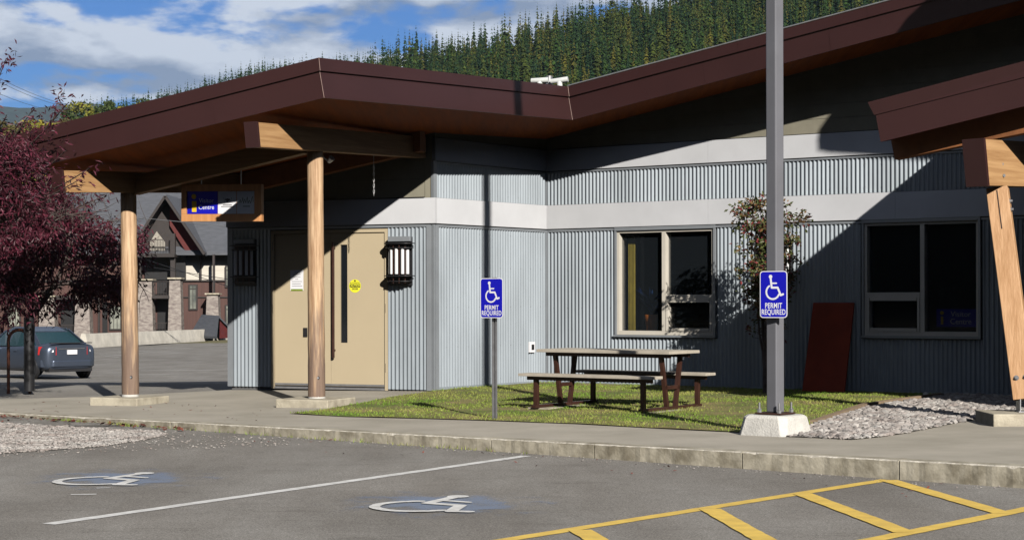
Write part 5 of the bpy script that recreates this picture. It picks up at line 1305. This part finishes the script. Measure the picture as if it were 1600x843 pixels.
for (y, px, z, h, topy) in cand[N_IND:]:
    mi = rr.choice((0, 0, 2, 2, 1, 1, 3)) if px > 560 else rr.choice((0, 0, 2)); conifer_mesh(mb, ((px-800)*y/F, y, z), h, rr.uniform(2.6, 3.9)*h/20, rr, 15, 6, mi)
for _ in range(3000):        # the slope goes on beyond both sides of the picture
    y = YN-150+(YF-YN+150)*rr.random(); px = rr.choice((rr.uniform(-650, 120), rr.uniform(1480, 2700), rr.uniform(100, 1500)))
    rest.append((y, px, hill_z(px, y), rr.uniform(11, 20), 0))
for (y, px, z, h, topy) in rest:
    conifer_mesh(mb, ((px-800)*y/F, y, z), h, rr.uniform(3, 4.2)*h/20, rr, 8, 6, rr.choice((0, 0, 2, 2, 1, 3)))
mb.build('forest', cmats, raw=True, kind='stuff')
# broadleaf trees by the left ridge
bmats = [mat('broadleaf_'+n, c, .7, .3, .5, col2=c2, island=.4, spec=.2) for n, c, c2 in (('yellow_green', (.22, .21, .03), (.12, .13, .025)), ('green', (.06, .085, .022), (.035, .05, .015)), ('yellow', (.32, .27, .03), (.2, .18, .03)), ('brown_green', (.11, .09, .03), (.06, .055, .02)))]
for k, (px, py, y, h, w_, mi, lab) in enumerate(((148, 148, 520, 17, 5.5, 1, 'tallest rounded olive tree above the left eave'), (135, 158, 500, 13, 5, 0, 'yellowish olive tree left of the tallest tree above the eave'), (166, 152, 540, 14, 4.5, 1, 'dark green broadleaf tree right of the tallest tree above the left eave'), (186, 165, 500, 10, 5, 2, 'low yellow green tree just over the roof edge'), (118, 168, 480, 11, 4.5, 1, 'dark rounded tree beside the power lines end'), (100, 184, 420, 9, 4.5, 3, 'brownish tree between the purple leaf sprays'), (78, 186, 400, 8, 5, 2, 'bright yellow tree in the gap above the left eave'), (58, 188, 400, 8, 5, 2, 'yellow autumn tree left of the bright yellow one'), (35, 192, 390, 9, 5.5, 0, 'yellow green tree behind the purple leaves'), (10, 190, 380, 9, 5.5, 3, 'brown green tree at the far left skyline'), (-15, 188, 380, 10, 6, 1, 'green tree at the left picture edge'), (232, 147, 620, 13, 5.5, 1, 'small green broadleaf tree among the conifers above the eave'), (215, 160, 600, 10, 5, 0, 'small yellow green tree low over the roof edge'))):
    s = F/y; zt = EYE+(HY-py)/s; o_ = Vector(((px-800)/s, y, zt-h)); bt = empty('broadleaf_tree', o_, label=lab, cat='tree', group='broadleaf trees above the left eave'); rb = random.Random(k+50)
    mb = MB(); mb.tube([o_-Vector((0, 0, 14)), o_+Vector((0, 0, h*.6)), o_+Vector((.3, 0, h*.85))], [.35, .22, .08], 6); mb.build('trunk', tk, bt)
    mb = MB(); lobes = [(Vector((rb.gauss(0, w_*.36), rb.gauss(0, w_*.3), h*rb.uniform(.35, .9))), w_*rb.uniform(.25, .42)) for _ in range(11)]+[(Vector((rb.gauss(0, w_*.4), rb.gauss(0, w_*.4), h*rb.uniform(-.9, .35))), w_*rb.uniform(.3, .45)) for _ in range(7)]
    for c_, r_ in lobes:
        for _ in range(75):
            d = Vector((rb.gauss(0, 1), rb.gauss(0, 1), rb.gauss(0, 1))).normalized()*r_*rb.uniform(.55, 1.05); p = o_+c_+d
            if p.z > zt+.2: p.z = zt-rb.random()
            e = Vector((rb.uniform(-1, 1), rb.uniform(-1, 1), rb.uniform(-1, 1))).normalized()*.42; f_ = e.cross(Vector((rb.uniform(-1, 1), rb.uniform(-1, 1), rb.uniform(-1, 1)))).normalized()*.32
            mb.face([p-e, p+f_, p+e, p-f_])
    mb.build('crown', bmats[mi], bt, raw=True)
# dark hedge line at lodge foot ground beyond
# haze: thin valley air
hz = bpy.data.materials.new('haze'); hz.use_nodes = True; N, L = nodes(hz); N.clear(); ho = N.new('ShaderNodeOutputMaterial'); pv = N.new('ShaderNodeVolumePrincipled')
pv.inputs['Color'].default_value = (.55, .75, 1.0, 1); pv.inputs['Density'].default_value = .00004; pv.inputs['Anisotropy'].default_value = .2; L.new(pv.outputs[0], ho.inputs['Volume'])
mb = MB(); mb.box(-9100, 9100, -900, 9100, -40, 1060); ho_ = mb.build('haze', hz, kind='stuff')
